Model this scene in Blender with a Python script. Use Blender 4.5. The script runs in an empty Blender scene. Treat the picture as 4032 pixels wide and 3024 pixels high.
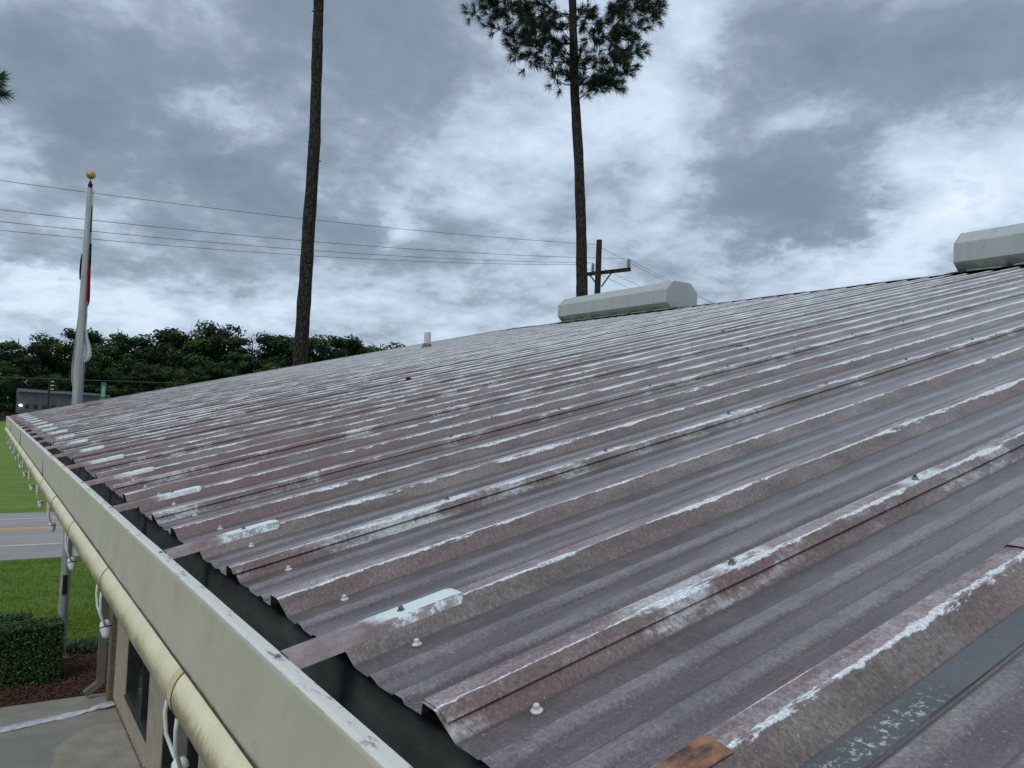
import bpy, bmesh, math, random
from mathutils import Vector, Matrix, noise
R = math.radians
rnd = random.Random(7)
sc = bpy.context.scene
COL = sc.collection

# ------------------------------------------------------------------ camera
CAM = Vector((-0.859, 0.459, 0.348))
cd = bpy.data.cameras.new('camera'); cam = bpy.data.objects.new('camera', cd); COL.objects.link(cam)
YAW, PITCH, ROLL = R(33.673), R(2.353), R(2.329)
fwd = Vector((math.cos(YAW) * math.cos(PITCH), -math.sin(YAW) * math.cos(PITCH), math.sin(PITCH)))
r0 = fwd.cross(Vector((0, 0, 1))).normalized(); u0 = r0.cross(fwd)
rt = math.cos(ROLL) * r0 + math.sin(ROLL) * u0
up = -math.sin(ROLL) * r0 + math.cos(ROLL) * u0
m = Matrix((rt, up, -fwd)).transposed().to_4x4(); m.translation = CAM
cam.matrix_world = m
cd.sensor_width = 36; cd.lens = 27.817; cd.clip_start = 0.02; cd.clip_end = 2000
sc.camera = cam
sc.view_settings.view_transform = 'Standard'; sc.view_settings.look = 'None'
sc.view_settings.exposure = 0.0; sc.view_settings.gamma = 1.0
try: sc.view_settings.use_curve_mapping = False
except Exception: pass

# ------------------------------------------------------------------ node helper
class NT:
    def __init__(s, tree): s.t = tree
    def n(s, typ, **kw):
        n = s.t.nodes.new(typ)
        for k, v in kw.items(): setattr(n, k, v)
        return n
    def put(s, sock, v):
        if isinstance(v, bpy.types.NodeSocket): s.t.links.new(v, sock)
        elif v is not None:
            if isinstance(v, (int, float)) and sock.type in ('VECTOR', 'RGBA'):
                v = (v, v, v) if sock.type == 'VECTOR' else (v, v, v, 1)
            elif sock.type == 'RGBA' and len(v) == 3: v = (*v, 1)
            sock.default_value = v
    def m(s, op, a, b=None, c=None, clamp=False):
        n = s.n('ShaderNodeMath', operation=op, use_clamp=clamp)
        s.put(n.inputs[0], a); s.put(n.inputs[1], b); s.put(n.inputs[2], c)
        return n.outputs[0]
    def vm(s, op, a, b=None):
        n = s.n('ShaderNodeVectorMath', operation=op); s.put(n.inputs[0], a); s.put(n.inputs[1], b)
        return n.outputs['Value'] if op == 'DOT_PRODUCT' else n.outputs[0]
    def sep(s, v):
        n = s.n('ShaderNodeSeparateXYZ'); s.put(n.inputs[0], v); return n.outputs
    def comb(s, x, y, z):
        n = s.n('ShaderNodeCombineXYZ'); s.put(n.inputs[0], x); s.put(n.inputs[1], y); s.put(n.inputs[2], z); return n.outputs[0]
    def noise(s, vec, scale, det=4, rough=0.55, dist=0.0, color=False):
        n = s.n('ShaderNodeTexNoise'); s.put(n.inputs['Vector'], vec)
        n.inputs['Scale'].default_value = scale; n.inputs['Detail'].default_value = det
        n.inputs['Roughness'].default_value = rough; n.inputs['Distortion'].default_value = dist
        return n.outputs['Color' if color else 'Fac']
    def vor(s, vec, scale, feat='F1', out='Distance', rnd=1):
        n = s.n('ShaderNodeTexVoronoi', feature=feat); s.put(n.inputs['Vector'], vec)
        n.inputs['Scale'].default_value = scale; n.inputs['Randomness'].default_value = rnd
        return n.outputs[out]
    def ss(s, v, a, b, x=0.0, y=1.0):
        n = s.n('ShaderNodeMapRange', interpolation_type='SMOOTHSTEP')
        s.put(n.inputs[0], v); s.put(n.inputs[1], a); s.put(n.inputs[2], b); s.put(n.inputs[3], x); s.put(n.inputs[4], y)
        return n.outputs[0]
    def mix(s, f, a, b, mode='MIX'):
        n = s.n('ShaderNodeMix', data_type='RGBA', blend_type=mode, clamp_factor=True)
        s.put(n.inputs[0], f); s.put(n.inputs[6], a); s.put(n.inputs[7], b); return n.outputs[2]
    def ramp(s, f, stops):
        n = s.n('ShaderNodeValToRGB'); s.put(n.inputs[0], f)
        e = n.color_ramp.elements
        while len(e) < len(stops): e.new(0.5)
        for q, (p, c) in zip(e, stops): q.position = p; q.color = (*c, 1)
        return n.outputs[0]
    def band(s, u, c, w, soft):            # 1 inside |u-c|<w
        d = s.m('ABSOLUTE', s.m('SUBTRACT', u, c))
        return s.ss(d, s.m('SUBTRACT', w, soft) if isinstance(w, bpy.types.NodeSocket) else w - soft,
                    s.m('ADD', w, soft) if isinstance(w, bpy.types.NodeSocket) else w + soft, 1.0, 0.0)

def mat(name, fn):
    mt = bpy.data.materials.new(name); mt.use_nodes = True
    t = NT(mt.node_tree); b = mt.node_tree.nodes['Principled BSDF']
    fn(t, b); return mt
def setb(t, b, col=None, rough=None, metal=None, bump=None, bs=0.3, bd=0.01, spec=None):
    if col is not None: t.put(b.inputs['Base Color'], col)
    if rough is not None: t.put(b.inputs['Roughness'], rough)
    if metal is not None: t.put(b.inputs['Metallic'], metal)
    if spec is not None: t.put(b.inputs['Specular IOR Level'], spec)
    if bump is not None:
        n = t.n('ShaderNodeBump'); n.inputs['Strength'].default_value = bs; n.inputs['Distance'].default_value = bd
        t.put(n.inputs['Height'], bump); t.t.links.new(n.outputs[0], b.inputs['Normal'])
def pos(t): return t.n('ShaderNodeNewGeometry').outputs['Position']
def objc(t): return t.n('ShaderNodeTexCoord').outputs['Object']

# ------------------------------------------------------------------ world: overcast sky
SUN_EL, SUN_ROT = R(52), R(150)
w = bpy.data.worlds.new('World'); sc.world = w; w.use_nodes = True
t = NT(w.node_tree); w.node_tree.nodes.clear()
dirn = t.n('ShaderNodeTexCoord').outputs['Generated']
dx, dy, dz = t.sep(dirn)
zc = t.m('MAXIMUM', dz, 0.0)
flat = t.vm('MULTIPLY', t.comb(dx, dy, 0), t.comb(*[t.m('DIVIDE', 1.0, t.m('ADD', zc, 0.30))] * 2, 0))
flat = t.vm('ADD', flat, (3.1, 7.7, 0))
wv = t.vm('SUBTRACT', t.noise(flat, 2.2, 5, 0.6, color=True), (0.5, 0.5, 0.5))
wdir = t.vm('ADD', dirn, t.vm('MULTIPLY', wv, (0.16, 0.16, 0.13)))
wv2 = t.vm('SUBTRACT', t.noise(flat, 9.0, 6, 0.65, color=True), (0.5, 0.5, 0.5))
wdir = t.vm('ADD', wdir, t.vm('MULTIPLY', wv2, (0.10, 0.10, 0.07)))
# cloud masses: azimuth (deg, clockwise from +X), elevation, half widths, weight
BL = [(8.4, 16.1, 11.1, 3.7, -0.42, -26), (3.3, 20.8, 8.7, 4.7, -0.3, 2), (21.1, 24.2, 7.7, 5.0, -0.5, 12), (15.3, 14.1, 14.1, 1.8, -0.3, -20), (17.6, 16.8, 4.7, 2.0, -0.15, 2), (53.1, 16.3, 5.4, 4.4, -0.62, 2), (50.1, 14.6, 4.4, 2.0, -0.3, 2), (62.3, 23.9, 8.0, 3.0, -0.5, 7), (53.7, 25.9, 6.7, 3.0, -0.35, 2), (8.8, 9.9, 7.7, 2.0, -0.25, -10), (24.9, 13.4, 5.0, 2.0, -0.2, 2), (27.1, 16.4, 4.0, 1.0, -0.18, -8), (4.4, 6.2, 10.1, 2.0, 0.38, -1), (1.8, 7.6, 2.0, 0.7, 0.4, 2), (7.8, 16.8, 2.0, 1.2, 0.45, -38), (12.6, 18.8, 4.7, 1.5, 0.28, 22), (19.8, 13.0, 2.7, 0.7, 0.25, -8), (24.0, 13.4, 1.3, 1.0, 0.35, -48), (32.8, 18.6, 4.7, 2.7, 0.3, 2), (41.1, 21.2, 4.7, 3.4, 0.28, 2), (45.9, 26.2, 2.3, 2.0, 0.45, 2), (45.3, 16.3, 4.4, 3.0, 0.25, 2), (59.8, 12.4, 6.7, 2.0, 0.42, 17), (60.8, 17.7, 6.7, 2.7, 0.28, 2), (55.3, 22.4, 4.4, 1.3, 0.28, 27), (55.0, 11.4, 8.7, 1.3, 0.2, 7), (12.5, 5.7, 16.8, 1.2, 0.12, 2), (65.7, 14.4, 5.0, 2.7, 0.2, 2), (29.8, 9.8, 10.1, 1.7, 0.1, 2)]
tot = None
for (az, el, ra, re, wt, tilt) in BL:
    a, e = R(az), R(el)
    d = Vector((math.cos(a) * math.cos(e), -math.sin(a) * math.cos(e), math.sin(e)))
    h = Vector((-math.sin(a), -math.cos(a), 0)); v = h.cross(d)
    ct, st = math.cos(R(tilt)), math.sin(R(tilt)); h, v = h * ct + v * st, v * ct - h * st
    q1 = t.m('DIVIDE', t.vm('DOT_PRODUCT', wdir, tuple(h)), math.sin(R(ra)))
    q2 = t.m('DIVIDE', t.vm('DOT_PRODUCT', wdir, tuple(v)), math.sin(R(re)))
    front = t.m('GREATER_THAN', t.vm('DOT_PRODUCT', wdir, tuple(d)), 0.0)
    g = t.m('EXPONENT', t.m('MULTIPLY', t.m('ADD', t.m('POWER', t.m('ABSOLUTE', q1), 2.6), t.m('POWER', t.m('ABSOLUTE', q2), 2.6)), -1.0))
    g = t.m('MULTIPLY', t.m('MULTIPLY', g, front), wt * (0.78 if wt < 0 else 0.72))
    tot = g if tot is None else t.m('ADD', tot, g)
n1 = t.noise(flat, 2.8, 9, 0.60, 0.12)
n2 = t.noise(t.vm('ADD', flat, (9, 2, 4)), 8.5, 9, 0.60, 0.1)
val = t.m('ADD', t.m('ADD', 0.66, tot), t.m('MULTIPLY', t.m('SUBTRACT', n1, 0.5), 1.05))
val = t.m('ADD', val, t.m('MULTIPLY', t.m('SUBTRACT', n2, 0.5), 0.85))
val = t.m('ADD', val, t.m('MULTIPLY', t.m('SUBTRACT', t.ss(val, 0.50, 0.66), 0.5), 0.09))
val = t.m('ADD', val, t.m('MULTIPLY', t.m('SUBTRACT', t.ss(val, 0.86, 1.0), 0.5), 0.05))
ccol = t.ramp(t.m('MULTIPLY', val, 0.72), [(0.0, (0.205, 0.27, 0.35)), (0.22, (0.255, 0.325, 0.41)), (0.42, (0.40, 0.49, 0.60)),
                       (0.60, (0.56, 0.68, 0.82)), (0.80, (0.70, 0.83, 0.97)), (1.0, (0.86, 0.96, 1.06))])
sky = t.n('ShaderNodeTexSky', sky_type='NISHITA')
sky.sun_disc = False; sky.sun_elevation = SUN_EL; sky.sun_rotation = SUN_ROT; sky.air_density = 1.0; sky.ozone_density = 1.5
bg1 = t.n('ShaderNodeBackground'); t.put(bg1.inputs[0], sky.outputs[0]); bg1.inputs[1].default_value = 0.15
bg2 = t.n('ShaderNodeBackground'); t.put(bg2.inputs[0], ccol); bg2.inputs[1].default_value = 1.0
# thin blue gaps only where the cloud is brightest
gap = t.m('MULTIPLY', t.ss(val, 1.05, 1.25), t.ss(n2, 0.54, 0.64))
gap = t.m('MULTIPLY', gap, 0.3)
cover = t.m('SUBTRACT', 0.97, gap)
ms = t.n('ShaderNodeMixShader'); t.put(ms.inputs[0], cover); t.t.links.new(bg1.outputs[0], ms.inputs[1]); t.t.links.new(bg2.outputs[0], ms.inputs[2])
wo = t.n('ShaderNodeOutputWorld'); t.t.links.new(ms.outputs[0], wo.inputs[0])

# ------------------------------------------------------------------ sun (veiled)
sl = bpy.data.lights.new('sun', 'SUN'); sl.energy = 1.3; sl.angle = R(30); sl.color = (1.0, 0.96, 0.9)
so = bpy.data.objects.new('sun', sl); COL.objects.link(so)
saz = R(118)  # from +X toward +Y
sd = Vector((math.cos(saz) * math.cos(SUN_EL), math.sin(saz) * math.cos(SUN_EL), math.sin(SUN_EL)))
so.rotation_euler = sd.to_track_quat('Z', 'Y').to_euler()
sky.sun_rotation = math.pi / 2 - saz

# ------------------------------------------------------------------ mesh helpers
class MB:
    def __init__(s): s.v = []; s.f = []
    def add(s, vs, fs):
        o = len(s.v); s.v += [tuple(x) for x in vs]; s.f += [tuple(i + o for i in q) for q in fs]
    def box(s, a, b):
        (x0, y0, z0), (x1, y1, z1) = a, b
        s.add([(x0, y0, z0), (x1, y0, z0), (x1, y1, z0), (x0, y1, z0), (x0, y0, z1), (x1, y0, z1), (x1, y1, z1), (x0, y1, z1)],
              [(0, 3, 2, 1), (4, 5, 6, 7), (0, 1, 5, 4), (1, 2, 6, 5), (2, 3, 7, 6), (3, 0, 4, 7)])
    def obox(s, c, ax, ay, az):           # oriented box: centre, half-axis vectors
        c, ax, ay, az = map(Vector, (c, ax, ay, az))
        vs = [c + i * ax + j * ay + k * az for k in (-1, 1) for (i, j) in ((-1, -1), (1, -1), (1, 1), (-1, 1))]
        s.add(vs, [(0, 3, 2, 1), (4, 5, 6, 7), (0, 1, 5, 4), (1, 2, 6, 5), (2, 3, 7, 6), (3, 0, 4, 7)])
    def tube(s, pts, rad, n=8, cap=True):
        pts = [Vector(p) for p in pts]
        rs = rad if isinstance(rad, (list, tuple)) else [rad] * len(pts)
        d = (pts[1] - pts[0]).normalized()
        a = d.cross(Vector((0, 0, 1)))
        if a.length < 0.05: a = d.cross(Vector((1, 0, 0)))
        a.normalize(); vs = []
        for i, p in enumerate(pts):
            d = (pts[min(i + 1, len(pts) - 1)] - pts[max(i - 1, 0)]).normalized()
            a = (a - d * a.dot(d)).normalized(); b = d.cross(a)
            for k in range(n):
                th = 2 * math.pi * k / n
                vs.append(p + rs[i] * (math.cos(th) * a + math.sin(th) * b))
        fs = [(i * n + k, i * n + (k + 1) % n, (i + 1) * n + (k + 1) % n, (i + 1) * n + k) for i in range(len(pts) - 1) for k in range(n)]
        if cap: fs += [tuple(range(n))[::-1], tuple((len(pts) - 1) * n + k for k in range(n))]
        s.add(vs, fs)
    def lathe(s, base, axis, prof, n=12):  # prof: list (radius, dist)
        base, axis = Vector(base), Vector(axis).normalized()
        a = axis.cross(Vector((0, 0, 1)))
        if a.length < 0.05: a = axis.cross(Vector((1, 0, 0)))
        a.normalize(); b = axis.cross(a)
        vs = [base + axis * h + r * (math.cos(2 * math.pi * k / n) * a + math.sin(2 * math.pi * k / n) * b) for r, h in prof for k in range(n)]
        fs = [(i * n + k, i * n + (k + 1) % n, (i + 1) * n + (k + 1) % n, (i + 1) * n + k) for i in range(len(prof) - 1) for k in range(n)]
        fs += [tuple(range(n))[::-1], tuple((len(prof) - 1) * n + k for k in range(n))]
        s.add(vs, fs)
    def grid(s, rows):                    # rows of equal-length point lists
        n = len(rows[0]); vs = [p for r in rows for p in r]
        s.add(vs, [(i * n + k, i * n + k + 1, (i + 1) * n + k + 1, (i + 1) * n + k) for i in range(len(rows) - 1) for k in range(n - 1)])
    def build(s, name, mt, parent=None, smooth=False):
        me = bpy.data.meshes.new(name); me.from_pydata(s.v, [], s.f); me.materials.append(mt)
        bm = bmesh.new(); bm.from_mesh(me)
        if len(bm.faces) < 6000: bmesh.ops.recalc_face_normals(bm, faces=bm.faces)
        bm.to_mesh(me); bm.free()
        if smooth: me.polygons.foreach_set('use_smooth', [True] * len(me.polygons))
        o = bpy.data.objects.new(name, me); COL.objects.link(o)
        if parent is not None: o.parent = parent
        return o
def tag(o, label, cat, group=None):
    o['label'] = label; o['category'] = cat
    if group: o['group'] = group
    return o
def thing(name, label, cat, loc=(0, 0, 0), group=None):
    o = bpy.data.objects.new(name, None); COL.objects.link(o); o.location = loc
    return tag(o, label, cat, group)
def struct(o): o['kind'] = 'structure'; return o
def reloc(mb, loc):                       # shift vertices so they are local to loc
    lx, ly, lz = loc; mb.v = [(x - lx, y - ly, z - lz) for x, y, z in mb.v]; return mb

# ------------------------------------------------------------------ materials
RIB = 0.3048; TH = 0.239802; CT, ST = math.cos(TH), math.sin(TH); RH = 0.026
SLOPE = 10.423
def W(x, s, h): return (x, -s * CT + h * ST, s * ST + h * CT)

def roof_fn(t, b):
    p = pos(t); X, Y, Z = t.sep(p)
    s = t.m('DIVIDE', Y, -CT)                                          # distance up the slope
    ps = t.comb(X, s, 0)
    wob = t.m('MULTIPLY', t.m('SUBTRACT', t.noise(ps, 38, 3), 0.5), 0.004)
    xk = t.m('DIVIDE', t.m('ADD', X, 30 * RIB), RIB)
    u = t.m('MULTIPLY', t.m('FRACT', xk), RIB)                         # 0 at the far corner of a rib top
    ribid = t.m('FLOOR', t.m('ADD', xk, 0.25))
    ur = t.m('ADD', u, wob)
    st1 = t.noise(t.comb(t.m('MULTIPLY', X, 9), t.m('MULTIPLY', s, 1.1), ribid), 3.0, 5, 0.6)   # streaks along the slope
    big = t.noise(t.comb(t.m('MULTIPLY', X, 1.0), t.m('MULTIPLY', s, 0.5), 3), 1.1, 4, 0.6)
    mid = t.noise(ps, 13, 6, 0.68)
    st2 = t.m('ADD', t.m('MULTIPLY', t.noise(t.comb(t.m('MULTIPLY', X, 22), t.m('MULTIPLY', s, 6.5), ribid), 1.0, 3, 0.6), 0.6), t.m('MULTIPLY', t.noise(ps, 70, 5, 0.75), 0.4))
    fine = t.noise(ps, 160, 4, 0.75)
    grit = t.noise(ps, 330, 3, 0.85)
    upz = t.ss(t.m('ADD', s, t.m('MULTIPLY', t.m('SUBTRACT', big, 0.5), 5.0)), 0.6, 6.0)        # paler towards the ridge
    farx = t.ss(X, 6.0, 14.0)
    # base film: chalked purple brown
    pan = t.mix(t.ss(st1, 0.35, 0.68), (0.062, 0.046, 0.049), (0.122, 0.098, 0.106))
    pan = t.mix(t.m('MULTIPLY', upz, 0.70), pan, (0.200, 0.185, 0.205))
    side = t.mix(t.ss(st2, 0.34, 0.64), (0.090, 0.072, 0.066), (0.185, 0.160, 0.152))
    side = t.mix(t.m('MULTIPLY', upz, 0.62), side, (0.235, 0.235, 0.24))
    minor0 = None
    red = t.ss(t.noise(t.comb(X, t.m('MULTIPLY', s, 0.45), ribid), 2.2, 3), 0.45, 0.66)
    side = t.mix(t.m('MULTIPLY', red, 0.7), side, (0.120, 0.066, 0.062))
    minor = t.mix(t.ss(st2, 0.38, 0.62), (0.098, 0.082, 0.082), (0.178, 0.160, 0.162))
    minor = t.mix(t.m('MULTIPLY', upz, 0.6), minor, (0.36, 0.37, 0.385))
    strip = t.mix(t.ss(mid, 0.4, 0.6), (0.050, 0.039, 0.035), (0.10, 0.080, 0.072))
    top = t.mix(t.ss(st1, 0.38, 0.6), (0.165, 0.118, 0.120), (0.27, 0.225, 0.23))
    is_side = t.ss(ur, RIB - 0.078, RIB - 0.074)
    is_top = t.ss(u, RIB - 0.0365, RIB - 0.034)
    is_strip = t.band(ur, RIB - 0.098, 0.021, 0.004)
    is_minor = t.m('MAXIMUM', t.band(ur, 0.080, 0.016, 0.004), t.band(ur, 0.162, 0.016, 0.004))
    far_side = t.ss(ur, 0.024, 0.018)
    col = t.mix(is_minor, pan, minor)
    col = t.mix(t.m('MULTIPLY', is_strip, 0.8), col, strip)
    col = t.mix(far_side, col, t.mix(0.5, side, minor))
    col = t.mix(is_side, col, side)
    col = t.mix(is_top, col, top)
    # pale original paint: worn bare along the near corner of each rib
    MINT = (0.62, 0.70, 0.715)
    n3 = t.noise(t.comb(t.m('MULTIPLY', X, 0.6), s, ribid), 3.2, 4, 0.6)
    n4 = t.noise(ps, 30, 4, 0.7)
    n4b = t.noise(ps, 75, 4, 0.7)
    wid = t.m('ADD', t.m('MULTIPLY', t.ss(n3, 0.40, 0.68), 0.0095), 0.0026)
    wid = t.m('ADD', wid, t.m('MULTIPLY', upz, 0.005))
    wid = t.m('MULTIPLY', wid, t.ss(s, 0.03, 0.5, 0.5, 1.0))
    ncalm = t.m('SUBTRACT', 1.0, t.m('MULTIPLY', t.m('MAXIMUM', upz, farx), 0.75))
    edge_u = t.m('ADD', u, t.m('MULTIPLY', ncalm, t.m('ADD', t.m('MULTIPLY', t.m('SUBTRACT', n4, 0.5), 0.012), t.m('MULTIPLY', t.m('SUBTRACT', n4b, 0.5), 0.007))))
    edge = t.band(edge_u, RIB - 0.033, wid, 0.0012)
    gate = t.ss(t.noise(t.comb(t.m('MULTIPLY', X, 4), s, ribid), 9.0, 5, 0.75), t.ss(upz, 0.0, 1.0, 0.43, 0.30), t.ss(upz, 0.0, 1.0, 0.49, 0.40))
    edge = t.m('MULTIPLY', edge, t.m('MAXIMUM', gate, t.ss(X, 3.0, 7.0, 0.0, 0.85)))
    # patches on sides where paint lifted
    pat = t.m('MULTIPLY', t.m('MAXIMUM', is_side, far_side), t.ss(t.m('ADD', t.m('MULTIPLY', st2, 0.5), t.m('MULTIPLY', n3, 0.5)), t.ss(upz, 0.0, 1.0, 0.62, 0.52), t.ss(upz, 0.0, 1.0, 0.67, 0.62)))
    pat2 = t.m('MULTIPLY', t.m('MAXIMUM', is_top, t.m('MULTIPLY', is_minor, 0.25)), t.m('MULTIPLY', t.ss(t.m('ADD', n4, t.m('MULTIPLY', n3, 0.6)), 0.76, 0.95), t.ss(upz, 0.0, 1.0, 0.5, 0.45)))
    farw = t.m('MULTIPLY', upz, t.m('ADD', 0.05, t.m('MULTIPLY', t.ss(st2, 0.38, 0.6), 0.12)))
    msk = t.m('MAXIMUM', t.m('MULTIPLY', edge, t.ss(farx, 0.0, 1.0, 0.97, 0.55)), t.m('MAXIMUM', t.m('MULTIPLY', pat, t.m('MULTIPLY', ncalm, 0.5)), t.m('MULTIPLY', pat2, t.m('MULTIPLY', ncalm, 0.4))))
    # lime patches beside the lap ribs
    lap = t.ss(t.m('ABSOLUTE', t.m('SUBTRACT', t.m('FRACT', t.m('DIVIDE', t.m('ADD', ribid, 0.5), 3.0)), 0.1667)), 0.1, 0.12, 1.0, 0.0)
    lapm = t.m('MULTIPLY', t.m('MULTIPLY', lap, is_side), t.ss(t.m('ADD', t.m('MULTIPLY', n3, 0.7), t.m('MULTIPLY', st2, 0.8)), 0.74, 0.90))
    msk = t.m('MAXIMUM', msk, t.m('MULTIPLY', lapm, t.m('MULTIPLY', ncalm, 0.5)))
    screw_halo = t.m('MULTIPLY', is_top, t.m('MULTIPLY', lap, t.ss(t.m('ABSOLUTE', t.m('SUBTRACT', t.m('FRACT', t.m('DIVIDE', t.m('ADD', s, 0.265), 0.5335)), 0.56)), 0.06, 0.16, 1.0, 0.0)))
    msk = t.m('MAXIMUM', msk, t.m('MULTIPLY', t.m('MULTIPLY', t.m('MULTIPLY', screw_halo, ncalm), t.ss(s, 0.2, 0.3)), t.ss(n4, 0.36, 0.5)))
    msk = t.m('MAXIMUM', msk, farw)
    col = t.mix(msk, col, MINT)
    fe_ = t.m('MULTIPLY', t.m('MAXIMUM', t.ss(u, 0.0022, 0.0008), t.ss(u, RIB - 0.0022, RIB - 0.0008)), t.ss(t.noise(t.comb(t.m('MULTIPLY', X, 2), s, ribid), 2.5, 3), 0.50, 0.56))
    col = t.mix(t.m('MULTIPLY', fe_, 0.85), col, MINT)
    # grit, pock marks
    sp2 = t.m('MULTIPLY', t.ss(t.noise(ps, 240, 2, 0.5), 0.64, 0.70), t.m('SUBTRACT', 1.0, t.m('MAXIMUM', farx, upz)))
    col = t.mix(t.m('MULTIPLY', sp2, 0.35), col, (0.42, 0.44, 0.47))
    col = t.mix(1.0, col, t.ramp(t.m('ADD', t.m('MULTIPLY', fine, 0.6), t.m('MULTIPLY', grit, 0.4)), [(0.34, (0.42, 0.40, 0.40)), (0.5, (1, 1, 1)), (0.64, (1.65, 1.62, 1.62))]), 'MULTIPLY')
    dots = t.ss(t.vor(ps, 46), 0.10, 0.05)
    dots = t.m('MULTIPLY', dots, t.ss(t.noise(ps, 9, 2), 0.56, 0.62))
    col = t.mix(t.m('MULTIPLY', dots, 0.8), col, (0.03, 0.02, 0.02))
    wd = t.m('MULTIPLY', t.ss(t.vor(t.vm('ADD', ps, (3, 5, 0)), 60), 0.07, 0.03), t.ss(t.noise(ps, 6, 2), 0.5, 0.6))
    col = t.mix(t.m('MULTIPLY', wd, 0.5), col, (0.5, 0.53, 0.55))
    # shadow and dirt painted together as a dark line at the foot of the ribs
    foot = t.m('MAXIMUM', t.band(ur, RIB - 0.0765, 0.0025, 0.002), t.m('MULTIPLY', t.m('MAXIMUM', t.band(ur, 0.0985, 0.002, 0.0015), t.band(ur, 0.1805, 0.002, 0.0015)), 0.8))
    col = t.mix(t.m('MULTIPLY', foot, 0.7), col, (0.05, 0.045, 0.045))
    col = t.mix(1.0, col, (1.03, 0.985, 0.985), 'MULTIPLY')
    rough = t.m('ADD', 0.30, t.m('ADD', t.m('MULTIPLY', st2, 0.20), t.m('MULTIPLY', is_side, 0.15)))
    hgt = t.m('ADD', t.m('MULTIPLY', fine, 0.5), t.m('ADD', t.m('MULTIPLY', edge, -0.6), t.m('MULTIPLY', grit, 0.3)))
    t.put(b.inputs['Coat Weight'], t.m('MULTIPLY', t.m('SUBTRACT', 1.0, t.m('MULTIPLY', is_side, 0.8)), 0.45)); b.inputs['Coat Roughness'].default_value = 0.28
    setb(t, b, col, rough, 0.0, hgt, 0.30, 0.0014, 0.6)
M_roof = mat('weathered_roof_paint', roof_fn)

def simple(name, c1, c2, sc_=8, rough=0.5, bump=0.15, bd=0.004, metal=0.0, stretch=(1, 1, 1), spec=0.4, det=5):
    def f(t, b):
        p = t.vm('MULTIPLY', pos(t), stretch)
        n = t.noise(p, sc_, det, 0.62)
        setb(t, b, t.mix(t.ss(n, 0.3, 0.7), c1, c2), rough, metal, n if bump else None, bump, bd, spec)
    return mat(name, f)

def cap_fn(t, b):
    p = pos(t); X, Y, Z = t.sep(p); s = t.m('DIVIDE', Y, -CT)
    n = t.noise(p, 45, 5, 0.7); n2 = t.noise(p, 14, 4, 0.6); f = t.noise(p, 300, 3, 0.7)
    k = t.m('ADD', s, t.m('MULTIPLY', t.m('SUBTRACT', n2, 0.5), 0.16))
    k = t.m('SUBTRACT', k, t.m('MULTIPLY', t.m('FRACT', t.m('DIVIDE', t.m('ADD', X, 30 * RIB), RIB)), 0.0))
    c = t.mix(t.ss(n2, 0.35, 0.65), (0.17, 0.12, 0.115), (0.30, 0.25, 0.25))
    pale = t.m('MULTIPLY', t.ss(k, 0.035, 0.09), t.ss(t.m('ADD', n, t.m('MULTIPLY', s, 1.4)), t.ss(X, 0.8, 2.5, 0.32, 0.20), t.ss(X, 0.8, 2.5, 0.42, 0.32)))
    nx_, ny_, nz_ = t.sep(t.n('ShaderNodeNewGeometry').outputs['True Normal'])
    fl_ = t.m('MULTIPLY', t.ss(nx_, -0.12, -0.35), t.ss(t.m('ADD', n, t.m('MULTIPLY', n2, 0.4)), 0.80, 0.66))
    c = t.mix(t.m('MULTIPLY', pale, t.m('SUBTRACT', 1.0, t.m('MULTIPLY', t.m('MULTIPLY', fl_, t.ss(X, 1.0, 2.5, 1.0, 0.35)), 0.85))), c, (0.66, 0.75, 0.76))
    c = t.mix(t.m('MULTIPLY', t.ss(f, 0.60, 0.68), t.ss(n2, 0.46, 0.6)), c, (0.10, 0.07, 0.07))
    setb(t, b, c, 0.5, 0.0, t.m('ADD', n, f), 0.25, 0.001, 0.5)
M_strap = mat('strap_paint', cap_fn)

def gut_fn(t, b):
    p = pos(t); X, Y, Z = t.sep(p)
    n = t.noise(p, 9, 5, 0.6); st = t.noise(t.comb(t.m('MULTIPLY', t.m('ADD', X, t.m('MULTIPLY', Z, 0.8)), 2.5), Y, t.m('MULTIPLY', Z, 1.2)), 3.0, 7, 0.6)
    c = t.mix(t.ss(st, 0.3, 0.7), (0.50, 0.465, 0.375), (0.56, 0.525, 0.43))
    c = t.mix(t.ss(n, 0.55, 0.75, 0.0, 0.25), c, (0.25, 0.24, 0.20))
    sp = t.noise(p, 120, 4, 0.7)
    c = t.mix(t.m('MULTIPLY', t.ss(sp, 0.64, 0.70), t.ss(t.noise(p, 5, 2), 0.45, 0.6)), c, (0.15, 0.13, 0.10))
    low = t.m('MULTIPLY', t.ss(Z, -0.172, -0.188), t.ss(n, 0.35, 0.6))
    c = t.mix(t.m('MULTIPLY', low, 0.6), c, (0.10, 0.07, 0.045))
    setb(t, b, c, 0.55, 0.0, n, 0.08, 0.003, 0.4)
M_gut = mat('gutter_beige_paint', gut_fn)
def lip_fn(t, b):
    p = pos(t); n = t.noise(t.vm('MULTIPLY', p, (1, 3, 3)), 14, 5, 0.7); f = t.noise(p, 220, 3, 0.7)
    c = t.mix(t.ss(t.m('ADD', n, t.m('MULTIPLY', f, 0.25)), 0.67, 0.80), (0.64, 0.64, 0.585), (0.24, 0.20, 0.21))
    setb(t, b, c, 0.5, 0.0, f, 0.2, 0.001)
M_lip = mat('gutter_lip_paint', lip_fn)
M_gutin = simple('gutter_inside_grime', (0.045, 0.054, 0.053), (0.085, 0.100, 0.097), 7, 0.75, stretch=(1, 1, 3))
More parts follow.
